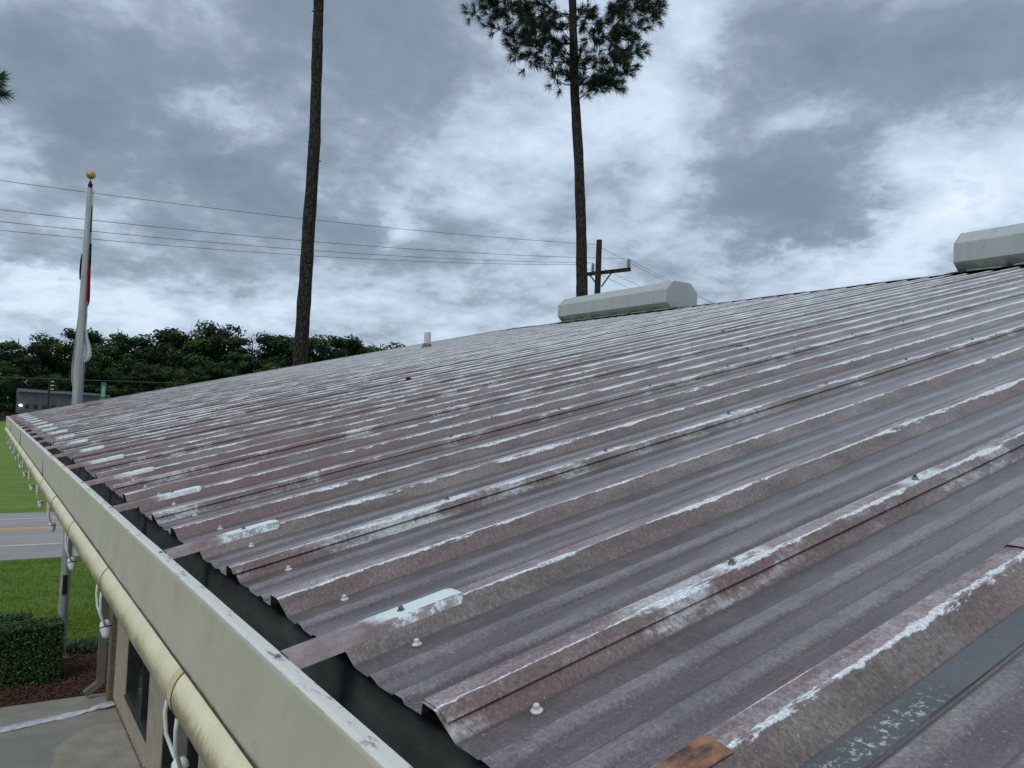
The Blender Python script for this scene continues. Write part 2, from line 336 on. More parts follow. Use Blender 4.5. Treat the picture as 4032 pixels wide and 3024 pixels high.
def trim_fn(t, b):
    p = pos(t); X, Y, Z = t.sep(p)
    n = t.noise(p, 11, 5, 0.65); f = t.noise(t.vm('MULTIPLY', p, (3, 1, 1)), 40, 4, 0.65)
    c = t.mix(t.ss(n, 0.3, 0.7), (0.66, 0.61, 0.41), (0.76, 0.715, 0.50))
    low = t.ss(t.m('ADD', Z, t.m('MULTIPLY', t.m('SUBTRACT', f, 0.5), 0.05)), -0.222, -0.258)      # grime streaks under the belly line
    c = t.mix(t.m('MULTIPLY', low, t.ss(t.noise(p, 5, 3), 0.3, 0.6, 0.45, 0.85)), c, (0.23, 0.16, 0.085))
    sp = t.noise(p, 90, 3, 0.7)
    c = t.mix(t.m('MULTIPLY', t.ss(sp, 0.62, 0.7), 0.5), c, (0.42, 0.36, 0.24))
    setb(t, b, c, 0.42, 0.0, t.noise(p, 16, 4), 0.45, 0.008, 0.5)
M_trim = mat('cream_trim_paint', trim_fn)
M_ring = simple('trim_joint_shadow_gap', (0.05, 0.04, 0.03), (0.12, 0.09, 0.05), 30, 0.8)
M_collar = simple('aged_collar', (0.50, 0.41, 0.22), (0.62, 0.53, 0.33), 18, 0.5)
M_white = simple('white_plastic', (0.62, 0.65, 0.66), (0.75, 0.77, 0.78), 20, 0.4, bump=0)
M_black = simple('black_rubber', (0.015, 0.015, 0.017), (0.03, 0.03, 0.03), 20, 0.6, bump=0)
M_washer = simple('painted_screw', (0.50, 0.51, 0.48), (0.66, 0.68, 0.66), 90, 0.45, bump=0)
M_steel = simple('dull_zinc', (0.06, 0.07, 0.07), (0.26, 0.28, 0.28), 160, 0.4, bump=0, metal=0.5)
def vent_fn(t, b):
    p = pos(t); X, Y, Z = t.sep(p)
    st = t.noise(t.comb(t.m('MULTIPLY', X, 5), t.m('MULTIPLY', Y, 1.0), t.m('ADD', t.m('MULTIPLY', Z, 0.8), t.m('MULTIPLY', X, 1.0))), 2.5, 5, 0.65)
    c = t.mix(t.ss(st, 0.32, 0.66), (0.345, 0.375, 0.37), (0.405, 0.435, 0.43))
    n = t.noise(p, 16, 4, 0.6)
    c = t.mix(t.m('MULTIPLY', t.ss(Z, 2.60, 2.45), t.ss(n, 0.30, 0.7)), c, (0.22, 0.25, 0.185))
    drip = t.m('MULTIPLY', t.ss(t.noise(t.comb(t.m('MULTIPLY', X, 12), 0, t.m('MULTIPLY', Z, 1.2)), 2.0, 3), 0.60, 0.72), t.ss(Z, 2.9, 2.6))
    c = t.mix(t.m('MULTIPLY', drip, 0.35), c, (0.28, 0.24, 0.20))
    setb(t, b, c, 0.5, 0.0, n, 0.1, 0.004, 0.4)
M_vent = mat('ventilator_paint', vent_fn)
M_dark = simple('dark_gap', (0.012, 0.012, 0.012), (0.03, 0.03, 0.028), 10, 0.9)
M_pvc = simple('vent_pipe_pvc', (0.50, 0.50, 0.45), (0.62, 0.62, 0.56), 6, 0.45, bump=0)
M_boot = simple('lead_pipe_boot', (0.07, 0.065, 0.065), (0.20, 0.19, 0.19), 25, 0.7)
M_siding = simple('tan_wall_paint', (0.34, 0.305, 0.235), (0.44, 0.40, 0.315), 5, 0.6, bump=0.05, stretch=(3, 3, 0.6))
M_dsp = simple('downspout_shaded_paint', (0.13, 0.12, 0.10), (0.18, 0.17, 0.14), 5, 0.5, bump=0)  # siding colour darkened: the shade at the corner is put into the colour
M_frame = simple('dark_bronze_frame', (0.02, 0.022, 0.022), (0.045, 0.048, 0.045), 10, 0.4, bump=0)
def glass_fn(t, b):
    setb(t, b, (0.012, 0.018, 0.018), 0.06, 0.0, t.noise(pos(t), 2.5, 2), 0.05, 0.02, 0.8)
M_glass = mat('window_glass', glass_fn)
def brick_fn(t, b):
    p = pos(t); X, Y, Z = t.sep(p)
    n = t.n('ShaderNodeTexBrick'); n.inputs['Scale'].default_value = 1.0
    t.put(n.inputs['Vector'], t.comb(t.m('ADD', X, Y), Z, 0))
    n.inputs['Brick Width'].default_value = 0.24; n.inputs['Row Height'].default_value = 0.095
    n.inputs['Mortar Size'].default_value = 0.007; n.inputs['Bias'].default_value = 0.0
    n.inputs['Color1'].default_value = (0.24, 0.155, 0.085, 1); n.inputs['Color2'].default_value = (0.13, 0.095, 0.075, 1)
    n.inputs['Mortar'].default_value = (0.06, 0.045, 0.035, 1)
    f = t.noise(p, 30, 4, 0.6)
    setb(t, b, t.mix(0.5, n.outputs[0], t.mix(f, (0.08, 0.06, 0.05), (0.30, 0.22, 0.15))), 0.85, 0, n.outputs['Fac'], -0.5, 0.01)
M_brick = mat('tan_brick', brick_fn)
def slab_fn(t, b):
    p = pos(t); X, Y, Z = t.sep(p)
    n = t.noise(p, 3.0, 6, 0.6); f = t.noise(p, 60, 4, 0.7)
    c = t.mix(t.ss(n, 0.3, 0.7), (0.255, 0.240, 0.205), (0.335, 0.32, 0.275))
    # damp patch with a rounded dry island beside the wall
    q = t.vm('SUBTRACT', p, (10.6, -1.30, 0)); qx, qy, qz = t.sep(q)
    e = t.m('ADD', t.m('POWER', t.m('ABSOLUTE', t.m('DIVIDE', qx, 2.05)), 3.0), t.m('POWER', t.m('ABSOLUTE', t.m('DIVIDE', qy, 0.72)), 3.0))
    e = t.m('ADD', e, t.m('MULTIPLY', t.m('SUBTRACT', t.noise(p, 2.5, 3), 0.5), 0.9))
    dry = t.ss(e, 0.95, 1.05, 1.0, 0.0)
    wet = t.m('MULTIPLY', t.m('SUBTRACT', 1.0, dry), t.ss(X, 12.7, 12.9, 1.0, 0.55))
    c = t.mix(t.m('MULTIPLY', wet, 0.55), c, (0.15, 0.15, 0.145))
    jt = t.band(Y, 0.055, 0.012, 0.004)
    c = t.mix(t.m('MULTIPLY', jt, 0.5), c, (0.40, 0.39, 0.37))
    or_ = t.m('MULTIPLY', t.ss(t.noise(p, 1.6, 3), 0.58, 0.7), dry)
    c = t.mix(t.m('MULTIPLY', or_, 0.4), c, (0.33, 0.21, 0.13))
    c = t.mix(t.ss(f, 0.62, 0.75, 0, 0.35), c, (0.1, 0.09, 0.08))
    setb(t, b, c, t.mix(wet, (0.8,) * 3, (0.38,) * 3), 0, f, 0.25, 0.003, 0.4)
M_slab = mat('concrete_walk', slab_fn)
def grass_fn(t, b):
    p = pos(t); X, Y, Z = t.sep(p)
    n = t.noise(p, 1.3, 5, 0.6); f = t.noise(t.vm('MULTIPLY', p, (1, 1.6, 1)), 22, 5, 0.7); band = t.noise(t.comb(t.m('MULTIPLY', X, 1.6), t.m('MULTIPLY', Y, 0.12), 0), 1.3, 3)
    c = t.mix(t.ss(n, 0.3, 0.7), (0.105, 0.175, 0.020), (0.16, 0.25, 0.032))
    c = t.mix(t.ss(band, 0.42, 0.62), c, (0.18, 0.27, 0.045))
    c = t.mix(t.ss(f, 0.35, 0.6, 0.5, 0.0), c, (0.022, 0.06, 0.010))
    c = t.mix(t.m('MULTIPLY', t.ss(t.noise(p, 0.9, 3), 0.60, 0.72), t.ss(X, 24, 20)), c, (0.12, 0.11, 0.045))
    setb(t, b, c, 0.8, 0, f, 0.8, 0.05, 0.2)
M_grass = mat('lawn_grass', grass_fn)
M_blade = simple('grass_blade', (0.105, 0.18, 0.020), (0.19, 0.29, 0.05), 6, 0.6, bump=0, spec=0.2)
M_mulch = simple('mulch_ground', (0.030, 0.016, 0.012), (0.10, 0.055, 0.038), 28, 0.95, 1.0, 0.04, spec=0.2)
M_chip = simple('mulch_chips', (0.035, 0.018, 0.013), (0.15, 0.085, 0.06), 60, 0.9, bump=0, spec=0.2)
M_road = simple('road_surface', (0.235, 0.222, 0.215), (0.32, 0.30, 0.29), 4, 0.7, 0.1, 0.01, stretch=(1, 0.12, 1))
M_wline = simple('white_road_paint', (0.46, 0.48, 0.49), (0.66, 0.68, 0.70), 6, 0.6, bump=0)
M_yline = simple('yellow_road_paint', (0.58, 0.29, 0.05), (0.70, 0.38, 0.08), 6, 0.6, bump=0)
M_leaf = simple('hedge_leaf', (0.016, 0.045, 0.012), (0.060, 0.125, 0.030), 9, 0.5, bump=0)
M_hcore = simple('hedge_core', (0.006, 0.010, 0.005), (0.014, 0.022, 0.010), 9, 0.9)
M_lily = simple('liriope_blade', (0.030, 0.085, 0.025), (0.10, 0.17, 0.09), 12, 0.5, bump=0)
M_needle = simple('pine_needles', (0.006, 0.017, 0.010), (0.018, 0.038, 0.018), 1.6, 0.5, bump=0)
M_needle2 = simple('near_pine_needles', (0.030, 0.075, 0.032), (0.075, 0.145, 0.065), 3, 0.45, bump=0)
def bark_fn(t, b):
    p = pos(t); q = t.vm('MULTIPLY', p, (1, 1, 0.35))
    v = t.vor(q, 11, 'DISTANCE_TO_EDGE'); n = t.noise(q, 14, 5, 0.7)
    c = t.mix(t.ss(v, 0.0, 0.14), (0.014, 0.011, 0.010), t.mix(t.ss(n, 0.35, 0.65), (0.026, 0.021, 0.020), (0.062, 0.050, 0.045)))
    setb(t, b, c, 0.9, 0, t.m('ADD', t.m('MULTIPLY', t.ss(v, 0, 0.2), 0.6), n), 1.0, 0.03, 0.2)
M_bark = mat('pine_bark', bark_fn)
M_twig = simple('pine_twig', (0.020, 0.016, 0.014), (0.05, 0.04, 0.035), 12, 0.9, bump=0)
M_pole = simple('creosote_pole', (0.010, 0.008, 0.007), (0.040, 0.027, 0.021), 9, 0.85, 0.4, 0.01, stretch=(1, 1, 0.2))
M_wire = simple('wire_metal', (0.02, 0.025, 0.03), (0.05, 0.055, 0.06), 3, 0.5, bump=0)
M_insul = simple('grey_porcelain', (0.26, 0.28, 0.29), (0.38, 0.40, 0.41), 12, 0.3, bump=0)
M_alum = simple('flagpole_aluminium', (0.33, 0.34, 0.33), (0.47, 0.48, 0.47), 7, 0.38, bump=0, metal=0.35, stretch=(3, 3, 0.3))
M_gold = simple('gold_ball', (0.42, 0.24, 0.05), (0.60, 0.37, 0.09), 30, 0.55, 0.2, 0.004, metal=0.3)
M_navy = simple('navy_cloth', (0.008, 0.010, 0.035), (0.015, 0.018, 0.06), 8, 0.9, bump=0)
M_red = simple('red_cloth', (0.30, 0.015, 0.015), (0.42, 0.03, 0.025), 8, 0.9, bump=0)
M_cloth = simple('white_cloth', (0.42, 0.44, 0.45), (0.58, 0.60, 0.60), 8, 0.9, bump=0)
M_foil = simple('silver_hose', (0.38, 0.40, 0.43), (0.82, 0.84, 0.88), 14, 0.25, 0.6, 0.01, metal=0.3, stretch=(2, 0.6, 1))
M_rust = simple('rust_brown', (0.045, 0.014, 0.006), (0.34, 0.16, 0.085), 30, 0.26, 0.5, 0.003, stretch=(1.6, 1, 1), spec=0.6)
M_twigr = simple('dry_twig', (0.05, 0.02, 0.012), (0.12, 0.05, 0.03), 40, 0.8, bump=0)
M_fleaf = [simple('far_leaf_%s' % n, a, c, 0.35, 0.7, bump=0, spec=0.15) for n, a, c in
           (('deep', (0.010, 0.024, 0.012), (0.030, 0.058, 0.022)), ('mid', (0.016, 0.042, 0.013), (0.052, 0.100, 0.028)), ('olive', (0.030, 0.045, 0.012), (0.075, 0.095, 0.022)))]
M_ftrunk = simple('far_trunk', (0.02, 0.016, 0.013), (0.05, 0.04, 0.035), 2, 0.9, bump=0)
M_bgrey = simple('grey_metal_wall', (0.075, 0.075, 0.095), (0.105, 0.105, 0.13), 0.8, 0.6, bump=0)
M_broof = simple('grey_eave', (0.13, 0.15, 0.17), (0.18, 0.20, 0.22), 1, 0.6, bump=0)
M_fence = simple('dark_fence_wood', (0.016, 0.013, 0.011), (0.04, 0.030, 0.025), 2, 0.9, bump=0)
M_green = simple('green_sign_paint', (0.02, 0.16, 0.11), (0.04, 0.24, 0.17), 3, 0.6, bump=0)
def lamp_fn(t, b):
    b.inputs['Emission Color'].default_value = (1, 0.97, 0.9, 1); b.inputs['Emission Strength'].default_value = 6
M_lamp = mat('lit_lamp', lamp_fn)

# ------------------------------------------------------------------ ground, road
G = -4.65
mb = MB(); mb.grid([[(x, y, G) for y in (-900, -60, -8, 8, 60, 900)] for x in (-900, -40, 0, 60, 300, 1200)])
struct(mb.build('lawn', M_grass))
mb = MB(); mb.box((27.7, -300, G - 0.2), (39.1, 300, G + 0.03)); struct(mb.build('road', M_road))
mb = MB()
for x in (30.35, 37.1): mb.box((x - 0.055, -300, G + 0.02), (x + 0.055, 300, G + 0.036))
struct(mb.build('road_edge_lines', M_wline))
mb = MB()
for x in (34.12, 34.42): mb.box((x - 0.085, -300, G + 0.02), (x + 0.085, 300, G + 0.036))
struct(mb.build('road_centre_lines', M_yline))
mb = MB(); mb.box((-8, -1.60, G - 0.1), (14.2, 6, G + 0.04)); struct(mb.build('pavement', M_slab))
mb = MB()
mb.grid([[(x, y, G + 0.03 + 0.03 * noise.noise(Vector((x * 3, y * 3, 0)))) for y in [-3.4 + 0.2 * i for i in range(60)]] for x in [14.2 + 0.14 * i for i in range(20)]])
struct(mb.build('mulch_bed', M_mulch))
mb = MB()
for i in range(7000):
    x, y = rnd.uniform(14.22, 16.8), rnd.uniform(-2.3, 1.0)
    a = rnd.uniform(0, 6.28); l = rnd.uniform(0.012, 0.045); wd = l * 0.35; z = G + 0.05 + rnd.uniform(0, 0.03)
    c, s = math.cos(a), math.sin(a); tz = rnd.uniform(-0.02, 0.02)
    mb.add([(x - l * c, y - l * s, z - tz), (x + wd * s, y - wd * c, z), (x + l * c, y + l * s, z + tz), (x - wd * s, y + wd * c, z + .008)], [(0, 1, 2, 3)])
o = mb.build('mulch_chips', M_chip); tag(o, 'brown wood mulch chips in the bed beside the pavement', 'mulch'); o['kind'] = 'stuff'
mb = MB()
for i in range(42000):
    x = rnd.uniform(17.0, 27.6); y = rnd.uniform(-2.9, 0.6)
    if i % 3 == 0: x = rnd.uniform(17.0, 21.0)
    h = rnd.uniform(0.03, 0.075) * (1.1 if noise.noise(Vector((x, y, 0))) > 0 else 0.8); a = rnd.uniform(0, 6.28); wd = 0.006; lx, ly = rnd.uniform(-.03, .03), rnd.uniform(-.03, .03)
    mb.add([(x - wd * math.cos(a), y - wd * math.sin(a), G), (x + wd * math.cos(a), y + wd * math.sin(a), G), (x + lx, y + ly, G + h)], [(0, 1, 2)])
o = mb.build('grass_blades', M_blade); tag(o, 'short green lawn grass between the bed and the road', 'grass'); o['kind'] = 'stuff'

# ------------------------------------------------------------------ the metal building
B = thing('metal_building', 'low beige metal building with weathered ribbed purple brown roof and front gutter', 'building')
XN, XF = -4 * 3 * RIB, 15.85                                       # near and far ends
def ribprof(x):       # full rib, near side first: (x,h)
    return [(x - 0.076, -RH), (x - 0.035, 0.0), (x, 0.0), (x + 0.019, -RH)]
def minors(x):        # two low ribs in the pan beyond rib x
    out = []
    for c in (0.080, 0.162):
        out += [(x + c - 0.020, -RH), (x + c - 0.011, -RH + 0.005), (x + c + 0.011, -RH + 0.005), (x + c + 0.020, -RH)]
    return out
def panel_profile(x0, n=3):
    p = [(x0 - 0.0560, -0.0080), (x0 - 0.0370, 0.0026), (x0 + 0.0005, 0.0018), (x0 + 0.0195, -RH)]
    for i in range(n):
        x = x0 + i * RIB
        p += minors(x) + ribprof(x + RIB)[:4 if i < n - 1 else 3]
    return p
def panel_mesh(prof, s0, s1, lift, ns, jag=0.004, seed=0, x1=None):
    rows = []
    for i in range(ns + 1):
        tt = i / ns; s = s0 + (s1 - s0) * (tt ** 1.8)
        row = []
        for k, (x, h) in enumerate(prof):
            dh = 0.0011 * noise.noise(Vector((x * 9, s * 1.7, seed)))
            dx = 0.0018 * noise.noise(Vector((x * 2, s * 1.1, seed + 7)))
            if h < -RH + 0.001 and 3 < k < len(prof) - 1: dh += 0.0012 * noise.noise(Vector((x * 14, s * 4, seed + 3)))
            ss = s + (jag * noise.noise(Vector((x * 31, seed * 3.1, 0))) if i == 0 else 0)
            row.append(W(min(x + dx, x1) if x1 else x + dx, ss, h + dh + lift))
        rows.append(row)
    return rows
screw_pos = []
panels = []
j = -4
while j * 3 * RIB < XF - 0.2:
    x0 = j * 3 * RIB
    n = 3 if x0 + 3 * RIB < XF + 0.05 else max(1, int(round((XF - x0) / RIB)))
    prof = panel_profile(x0, n)
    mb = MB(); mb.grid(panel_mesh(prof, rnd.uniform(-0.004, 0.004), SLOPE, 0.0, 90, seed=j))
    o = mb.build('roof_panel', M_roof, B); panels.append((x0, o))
    for k in range(20):
        s = 0.545 + 0.5335 * k
        if s < SLOPE - 0.1: screw_pos.append((x0 - 0.017, s, 0.0025, 'rib', o))
    for i in range(n):
        x = x0 + i * RIB
        screw_pos.append((x + RIB - 0.078 - 0.012, 0.105 + rnd.uniform(-.006, .006), -RH, 'pan', o))
        for k in range(1, 20):
            if k > 15 and (k % 2) == 1: screw_pos.append((x + RIB - 0.094, 0.545 + 0.5335 * k, -RH, 'pan', o))
    j += 1
def screw_mb(x, s, h, kind):
    mb = MB(); base = W(x, s, h); ax = Vector((0, ST, CT)) + Vector((rnd.uniform(-.08, .08), rnd.uniform(-.08, .08), 0))
    k = 1.0 if kind == 'pan' else 0.82
    mb.lathe(base, ax, [(0.0075 * k, 0), (0.0078 * k, 0.002), (0.0062 * k, 0.0034), (0.0042 * k, 0.0036)], 14)
    mb.lathe(Vector(base) + ax.normalized() * 0.0034, ax, [(0.0043 * k, 0), (0.0043 * k, 0.0050), (0.0036 * k, 0.0060)], 6)
    return mb
screw_pos.sort(key=lambda q: (Vector(W(q[0], q[1], q[2])) - CAM).length if (Vector(W(q[0], q[1], q[2])) - CAM).dot(fwd) > 0.15 else 99)
rest = MB()
for i, (x, s, h, kind, par) in enumerate(screw_pos):
    mb = screw_mb(x, s, h, kind)
    if i < 90: mb.build('screw', M_washer if kind == 'pan' else M_steel, par)
    elif (Vector(W(x, s, h)) - CAM).dot(fwd) > 0.15:
        rest.add(mb.v, mb.f)
o = rest.build('screw', M_steel, B); o['kind'] = 'stuff'; o['label'] = 'small dark screw heads over the far part of the roof'

# end lap on the nearest plain rib, with its dark lapped strip and bare rust spot
xl = -RIB
def sheet(mb, pts, s0, s1, ns=12, seed=0, wob=0.0008):
    mb.grid([[W(x + 0.002 * noise.noise(Vector((s * 5, k, seed))), s, h + wob * noise.noise(Vector((x * 30, s * 9, seed)))) for k, (x, h) in enumerate(pts)] for s in [s0 + (s1 - s0) * i / ns for i in range(ns + 1)]])
mb = MB(); sheet(mb, [(xl - 0.082, -RH + 0.0035), (xl - 0.080, -RH + 0.002), (xl - 0.076, -RH + 0.002), (xl - 0.035, 0.003), (xl, 0.003), (xl + 0.021, -RH + 0.002)], 0.80, 3.2, 20)
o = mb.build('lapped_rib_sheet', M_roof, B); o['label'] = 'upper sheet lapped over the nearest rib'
def gal_fn(t, b):
    p = pos(t); n = t.noise(p, 120, 5, 0.75); n2 = t.noise(p, 8, 3)
    c = t.mix(t.ss(n2, .3, .7), (0.070, 0.070, 0.075), (0.10, 0.10, 0.107))
    X, Y, Z = t.sep(p); s = t.m('DIVIDE', Y, -CT)
    z = t.m('MULTIPLY', t.band(s, 0.27, 0.13, 0.05), t.band(X, -0.405, 0.014, 0.008))
    c = t.mix(t.m('MULTIPLY', t.ss(n, 0.54, 0.60), z), c, (0.42, 0.44, 0.46))
    c = t.mix(t.ss(t.noise(p, 300, 2), .62, .7), c, (.16, .15, .16))
    setb(t, b, c, 0.42, 0.0, n, 0.1, 0.001, 0.6)
M_gal = mat('bare_dark_strip', gal_fn)
mb = MB(); sheet(mb, [(xl - 0.077, -RH + 0.0022), (xl - 0.118, -RH + 0.0012), (xl - 0.1185, -RH - 0.0005)], 0.05, 3.2, 24, 5)
o = mb.build('lap_strip', M_gal, B); o['label'] = 'dark grey lap strip beside the nearest rib'
mb = MB(); sheet(mb, [(xl - 0.039, 0.0012), (xl - 0.034, 0.0026), (xl - 0.002, 0.0028), (xl + 0.004, -0.004)], 0.060, 0.160, 14, 9, 0.004)
o = mb.build('rust_patch', M_rust, B); o['label'] = 'orange brown peeled rusty patch on the nearest rib'

# gutter straps over every third rib
k = 1
straps = []
while k * RIB < XF: straps.append(k); k += 3
for q, k in enumerate([-5, -2] + straps):
    x = k * RIB
    if k == -2: continue
    mb = MB(); xa, xb = x - 0.0395, x + 0.0035
    if k == -5: s_end = 0.2
    else: s_end = 0.212 + rnd.uniform(-0.012, 0.012)
    fl = 0.010
    rows = []
    for s in [-0.0745, -0.03, 0.0, 0.05, 0.10, 0.15, s_end - 0.012, s_end - 0.003, s_end]:
        ins = 0.0 if s < s_end - 0.004 else 0.003 if s < s_end - 0.001 else 0.006
        h = 0.0062 - ins * 0.45
        rows.append([W(xa - fl + ins, s, h - 0.0165), W(xa - 0.001 + ins, s, h - 0.0035), W(xa + 0.004, s, h), W(xa + 0.012, s, h + 0.001), W(xb - 0.008, s, h + 0.001), W(xb - ins, s, h), W(xb + fl * 0.6 - ins, s, h - 0.013)])
    mb.grid(rows)
    o = mb.build('gutter_strap', M_strap, B)
    sm = MB(); base = W(x - 0.018, 0.115, 0.0045)
    sm.lathe(base, (0, ST, CT), [(0.0072, 0), (0.0074, 0.002), (0.0058, 0.0034)], 14); sm.lathe(Vector(base) + Vector((0, 0, 0.003)), (0, ST, CT), [(0.0042, 0), (0.0042, 0.005), (0.0036, 0.006)], 6)
    sm.build('screw', M_steel, o)
    # screw on the lip
    sm = MB(); sm.lathe((x - 0.016, 0.083, -0.0135), (0, 0, 1), [(0.0045, 0), (0.0045, 0.0015), (0.0025, 0.003)], 10); sm.build('lip_screw', M_steel, o)

# gutter: front pieces joined at seams, lip, inner trough
gutter = MB(); XG0, XG1 = XN, XF + 0.10
seams = [XG0, -2.6, 0.4 - 3.0, 3.27 - 3.05 + 0.0]
seams = [XG0, -0.62 - 2.0, 5.38 - 3.05 - 3.05 - 0.6, 5.38, 9.4, 13.1, XG1]
front = MB()
def bowx(x): return 0.0022 * noise.noise(Vector((x * 0.9, 2.2, 0)))
for a, b_ in zip(seams[:-1], seams[1:]):
    if b_ <= a: continue
    nx = max(2, int((b_ - a) / 0.25)); off = 0.0012 if seams.index(b_) % 2 else 0.0
    rows = []
    for i in range(nx + 1):
        x = a + (b_ - a) * i / nx - (0.002 if i == nx else 0); w_ = bowx(x) + off
        rows.append([(x, 0.0975 + w_, -0.0175), (x, 0.098 + w_, -0.022), (x, 0.0945 + w_ + 0.0015 * noise.noise(Vector((x * 2.1, 4, 4))), -0.10), (x, 0.0915 + w_, -0.180), (x, 0.0885 + w_, -0.1885), (x, 0.082 + w_, -0.190)])
    front.grid(rows)
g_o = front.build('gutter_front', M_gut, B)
lip = MB(); rows = []
nx = int((XG1 - XG0) / 0.2)
for i in range(nx + 1):
    x = XG0 + (XG1 - XG0) * i / nx; w_ = bowx(x); e = 0.0012 * noise.noise(Vector((x * 3, 0, 5)))
    rows.append([(x, 0.0985 + w_, -0.0205), (x, 0.0980 + w_, -0.0150), (x, 0.0900 + w_, -0.0135 + e), (x, 0.0725 + w_ + e, -0.0145), (x, 0.0715 + w_ + e, -0.024)])
lip.grid(rows); lip.build('gutter_lip', M_lip, g_o)
tr = MB()
rows = [[(x, 0.089, -0.03), (x, 0.086, -0.180), (x, -0.030, -0.182), (x, -0.034, -0.052)] for x in (XG0, XG1)]
tr.grid(rows); tr.build('gutter_trough', M_gutin, g_o)
tr = MB(); tr.box((XF + 0.095, -0.035, -0.192), (XF + 0.102, 0.10, -0.016)); tr.build('gutter_end_cap', M_gut, g_o)
tr = MB(); tr.box((XG0, 0.0790, -0.1990), (XG1, 0.0880, -0.1895)); tr.build('gap_shade_strip', M_ring, g_o)  # added dark strip, its colour stands for the shade between gutter and trim
tr = MB()
for a in seams[1:-1]: tr.box((a - 0.002, 0.085, -0.188), (a + 0.0015, 0.0990, -0.0165))
tr.build('gutter_seam', M_ring, g_o)

# cream rounded eave trim beneath the gutter, in joined lengths
TY, TZ, TR_ = 0.050, -0.252, 0.0595
joints = [-1.55, -0.30, 0.86, 2.04, 3.20, 4.26, 5.36, 6.59, 7.62, 8.75, 9.9, 11.1, 12.3, 13.5, 14.7]
ends = [XG0] + joints + [XG1]
for a, b_ in zip(ends[:-1], ends[1:]):
    rows = []; nx = 10
    for i in range(nx + 1):
        x = a + (b_ - a) * i / nx; r = TR_ * (1 + (0.010 if i == 0 else 0.0)); dy = 0.0012 * noise.noise(Vector((x * 2.3, 1, 1)))
        ring = []
        for k in range(19):
            th = R(140 - 230 * k / 18)
            rr = r * (1 + 0.06 * max(0, math.cos(2 * (th - R(60)))))
            ring.append((x, TY + dy + rr * math.cos(th), TZ + rr * math.sin(th) + 0.0008 * noise.noise(Vector((x * 5, th * 3, 2)))))
        rows.append(ring)
    mb = MB(); mb.grid(rows); o = mb.build('eave_trim', M_trim, B, smooth=True)
for i, x in enumerate(joints):
    wide = 0.022 if x == 0.86 else 0.005 if x in (2.04, -0.30) else 0.0022
    for nm, xa, xb, rr, mt in ((('trim_joint', x - 0.0012, x + 0.0012, 1.032, M_ring),) + ((('trim_collar', x + 0.001, x + wide * 1.8, 1.022, M_collar),) if wide > 0.003 else ())):
        rows = []
        for xx in (xa, xa, xb, xb):
            q = rr if len(rows) in (1, 2) else 0.985
            rows.append([(xx, TY + q * TR_ * (1 + 0.06 * max(0, math.cos(2 * (R(140 - 230 * k / 18) - R(60))))) * math.cos(R(140 - 230 * k / 18)),
                          TZ + q * TR_ * (1 + 0.06 * max(0, math.cos(2 * (R(140 - 230 * k / 18) - R(60))))) * math.sin(R(140 - 230 * k / 18))) for k in range(19)])
        mb = MB(); mb.grid(rows); mb.build(nm, mt, B, smooth=False)
mb = MB(); mb.box((XG0, -1.62, -0.34), (XG1 - 0.1, 0.06, -0.315)); mb.build('soffit', M_siding, B)
mb = MB(); mb.box((XG0, -0.045, -0.31), (XG1 - 0.1, -0.036, -0.050)); mb.build('fascia', M_gutin, B)

# deck below the sheets, back slope, ridge cap, rake trim
mb = MB(); mb.add([W(XN, 0.03, -0.06), W(XF - .02, 0.03, -0.06), W(XF - .02, SLOPE, -0.06), W(XN, SLOPE, -0.06)], [(0, 1, 2, 3)]); mb.build('roof_deck', M_dark, B)
YR, ZR = -SLOPE * CT, SLOPE * ST
def Wb(x, s, h):      # back slope: s measured down from ridge
    return (x, YR - s * CT - h * ST, ZR - s * ST + h * CT)
prof = []
x = XN
while x < XF - 0.1: prof += minors(x) + ribprof(x + RIB); x += RIB
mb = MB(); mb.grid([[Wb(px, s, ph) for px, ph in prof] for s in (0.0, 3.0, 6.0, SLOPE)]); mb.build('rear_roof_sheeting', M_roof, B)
i = 0; x = XN + 1.5 * RIB
while x < XF - 0.3:
    x1 = min(x + 3 * RIB + 0.03, XF)
    vented = any(a - 0.35 < x and x1 < b_ + 0.35 for a, b_ in ((9.5, 12.75), (1.14, 4.39)))
    if not vented:
        lf = 0.004 + 0.006 * (i % 2) + rnd.uniform(0, 0.004); pr = [(x, -RH)]
        pr += [(x + (x1 - x) * q / 6, 0.0012 * noise.noise(Vector((x + q, 3, 1)))) for q in range(7)]
        pr += [(x1, -RH)]
        rows = []
        for s in (SLOPE - 0.17, SLOPE - 0.165, SLOPE - 0.03):
            rows.append([W(a, s, h + lf + (0.0 if s > SLOPE - 0.1 else 0.0015)) for a, h in pr])
        rows.append([(a, YR, ZR + (h + lf) * 0.9 + 0.004) for a, h in pr])
        rows += [[Wb(a, s, h + lf) for a, h in pr] for s in (0.03, 0.165)]
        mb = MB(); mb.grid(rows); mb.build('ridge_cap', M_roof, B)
    x += 3 * RIB; i += 1
for sgn in (1,):
    mb = MB()
    rows = [[W(XF - 0.03, s, 0.006), W(XF + 0.012, s, 0.008), W(XF + 0.016, s, 0.004), W(XF + 0.016, s, -0.16)] for s in (-0.02, 3, 6, SLOPE)]
    rows += [[Wb(XF - 0.03, s, 0.006), Wb(XF + 0.012, s, 0.008), Wb(XF + 0.016, s, 0.004), Wb(XF + 0.016, s, -0.16)] for s in (0.02, SLOPE)]
    mb.grid(rows); mb.build('rake_trim', M_lip, B)

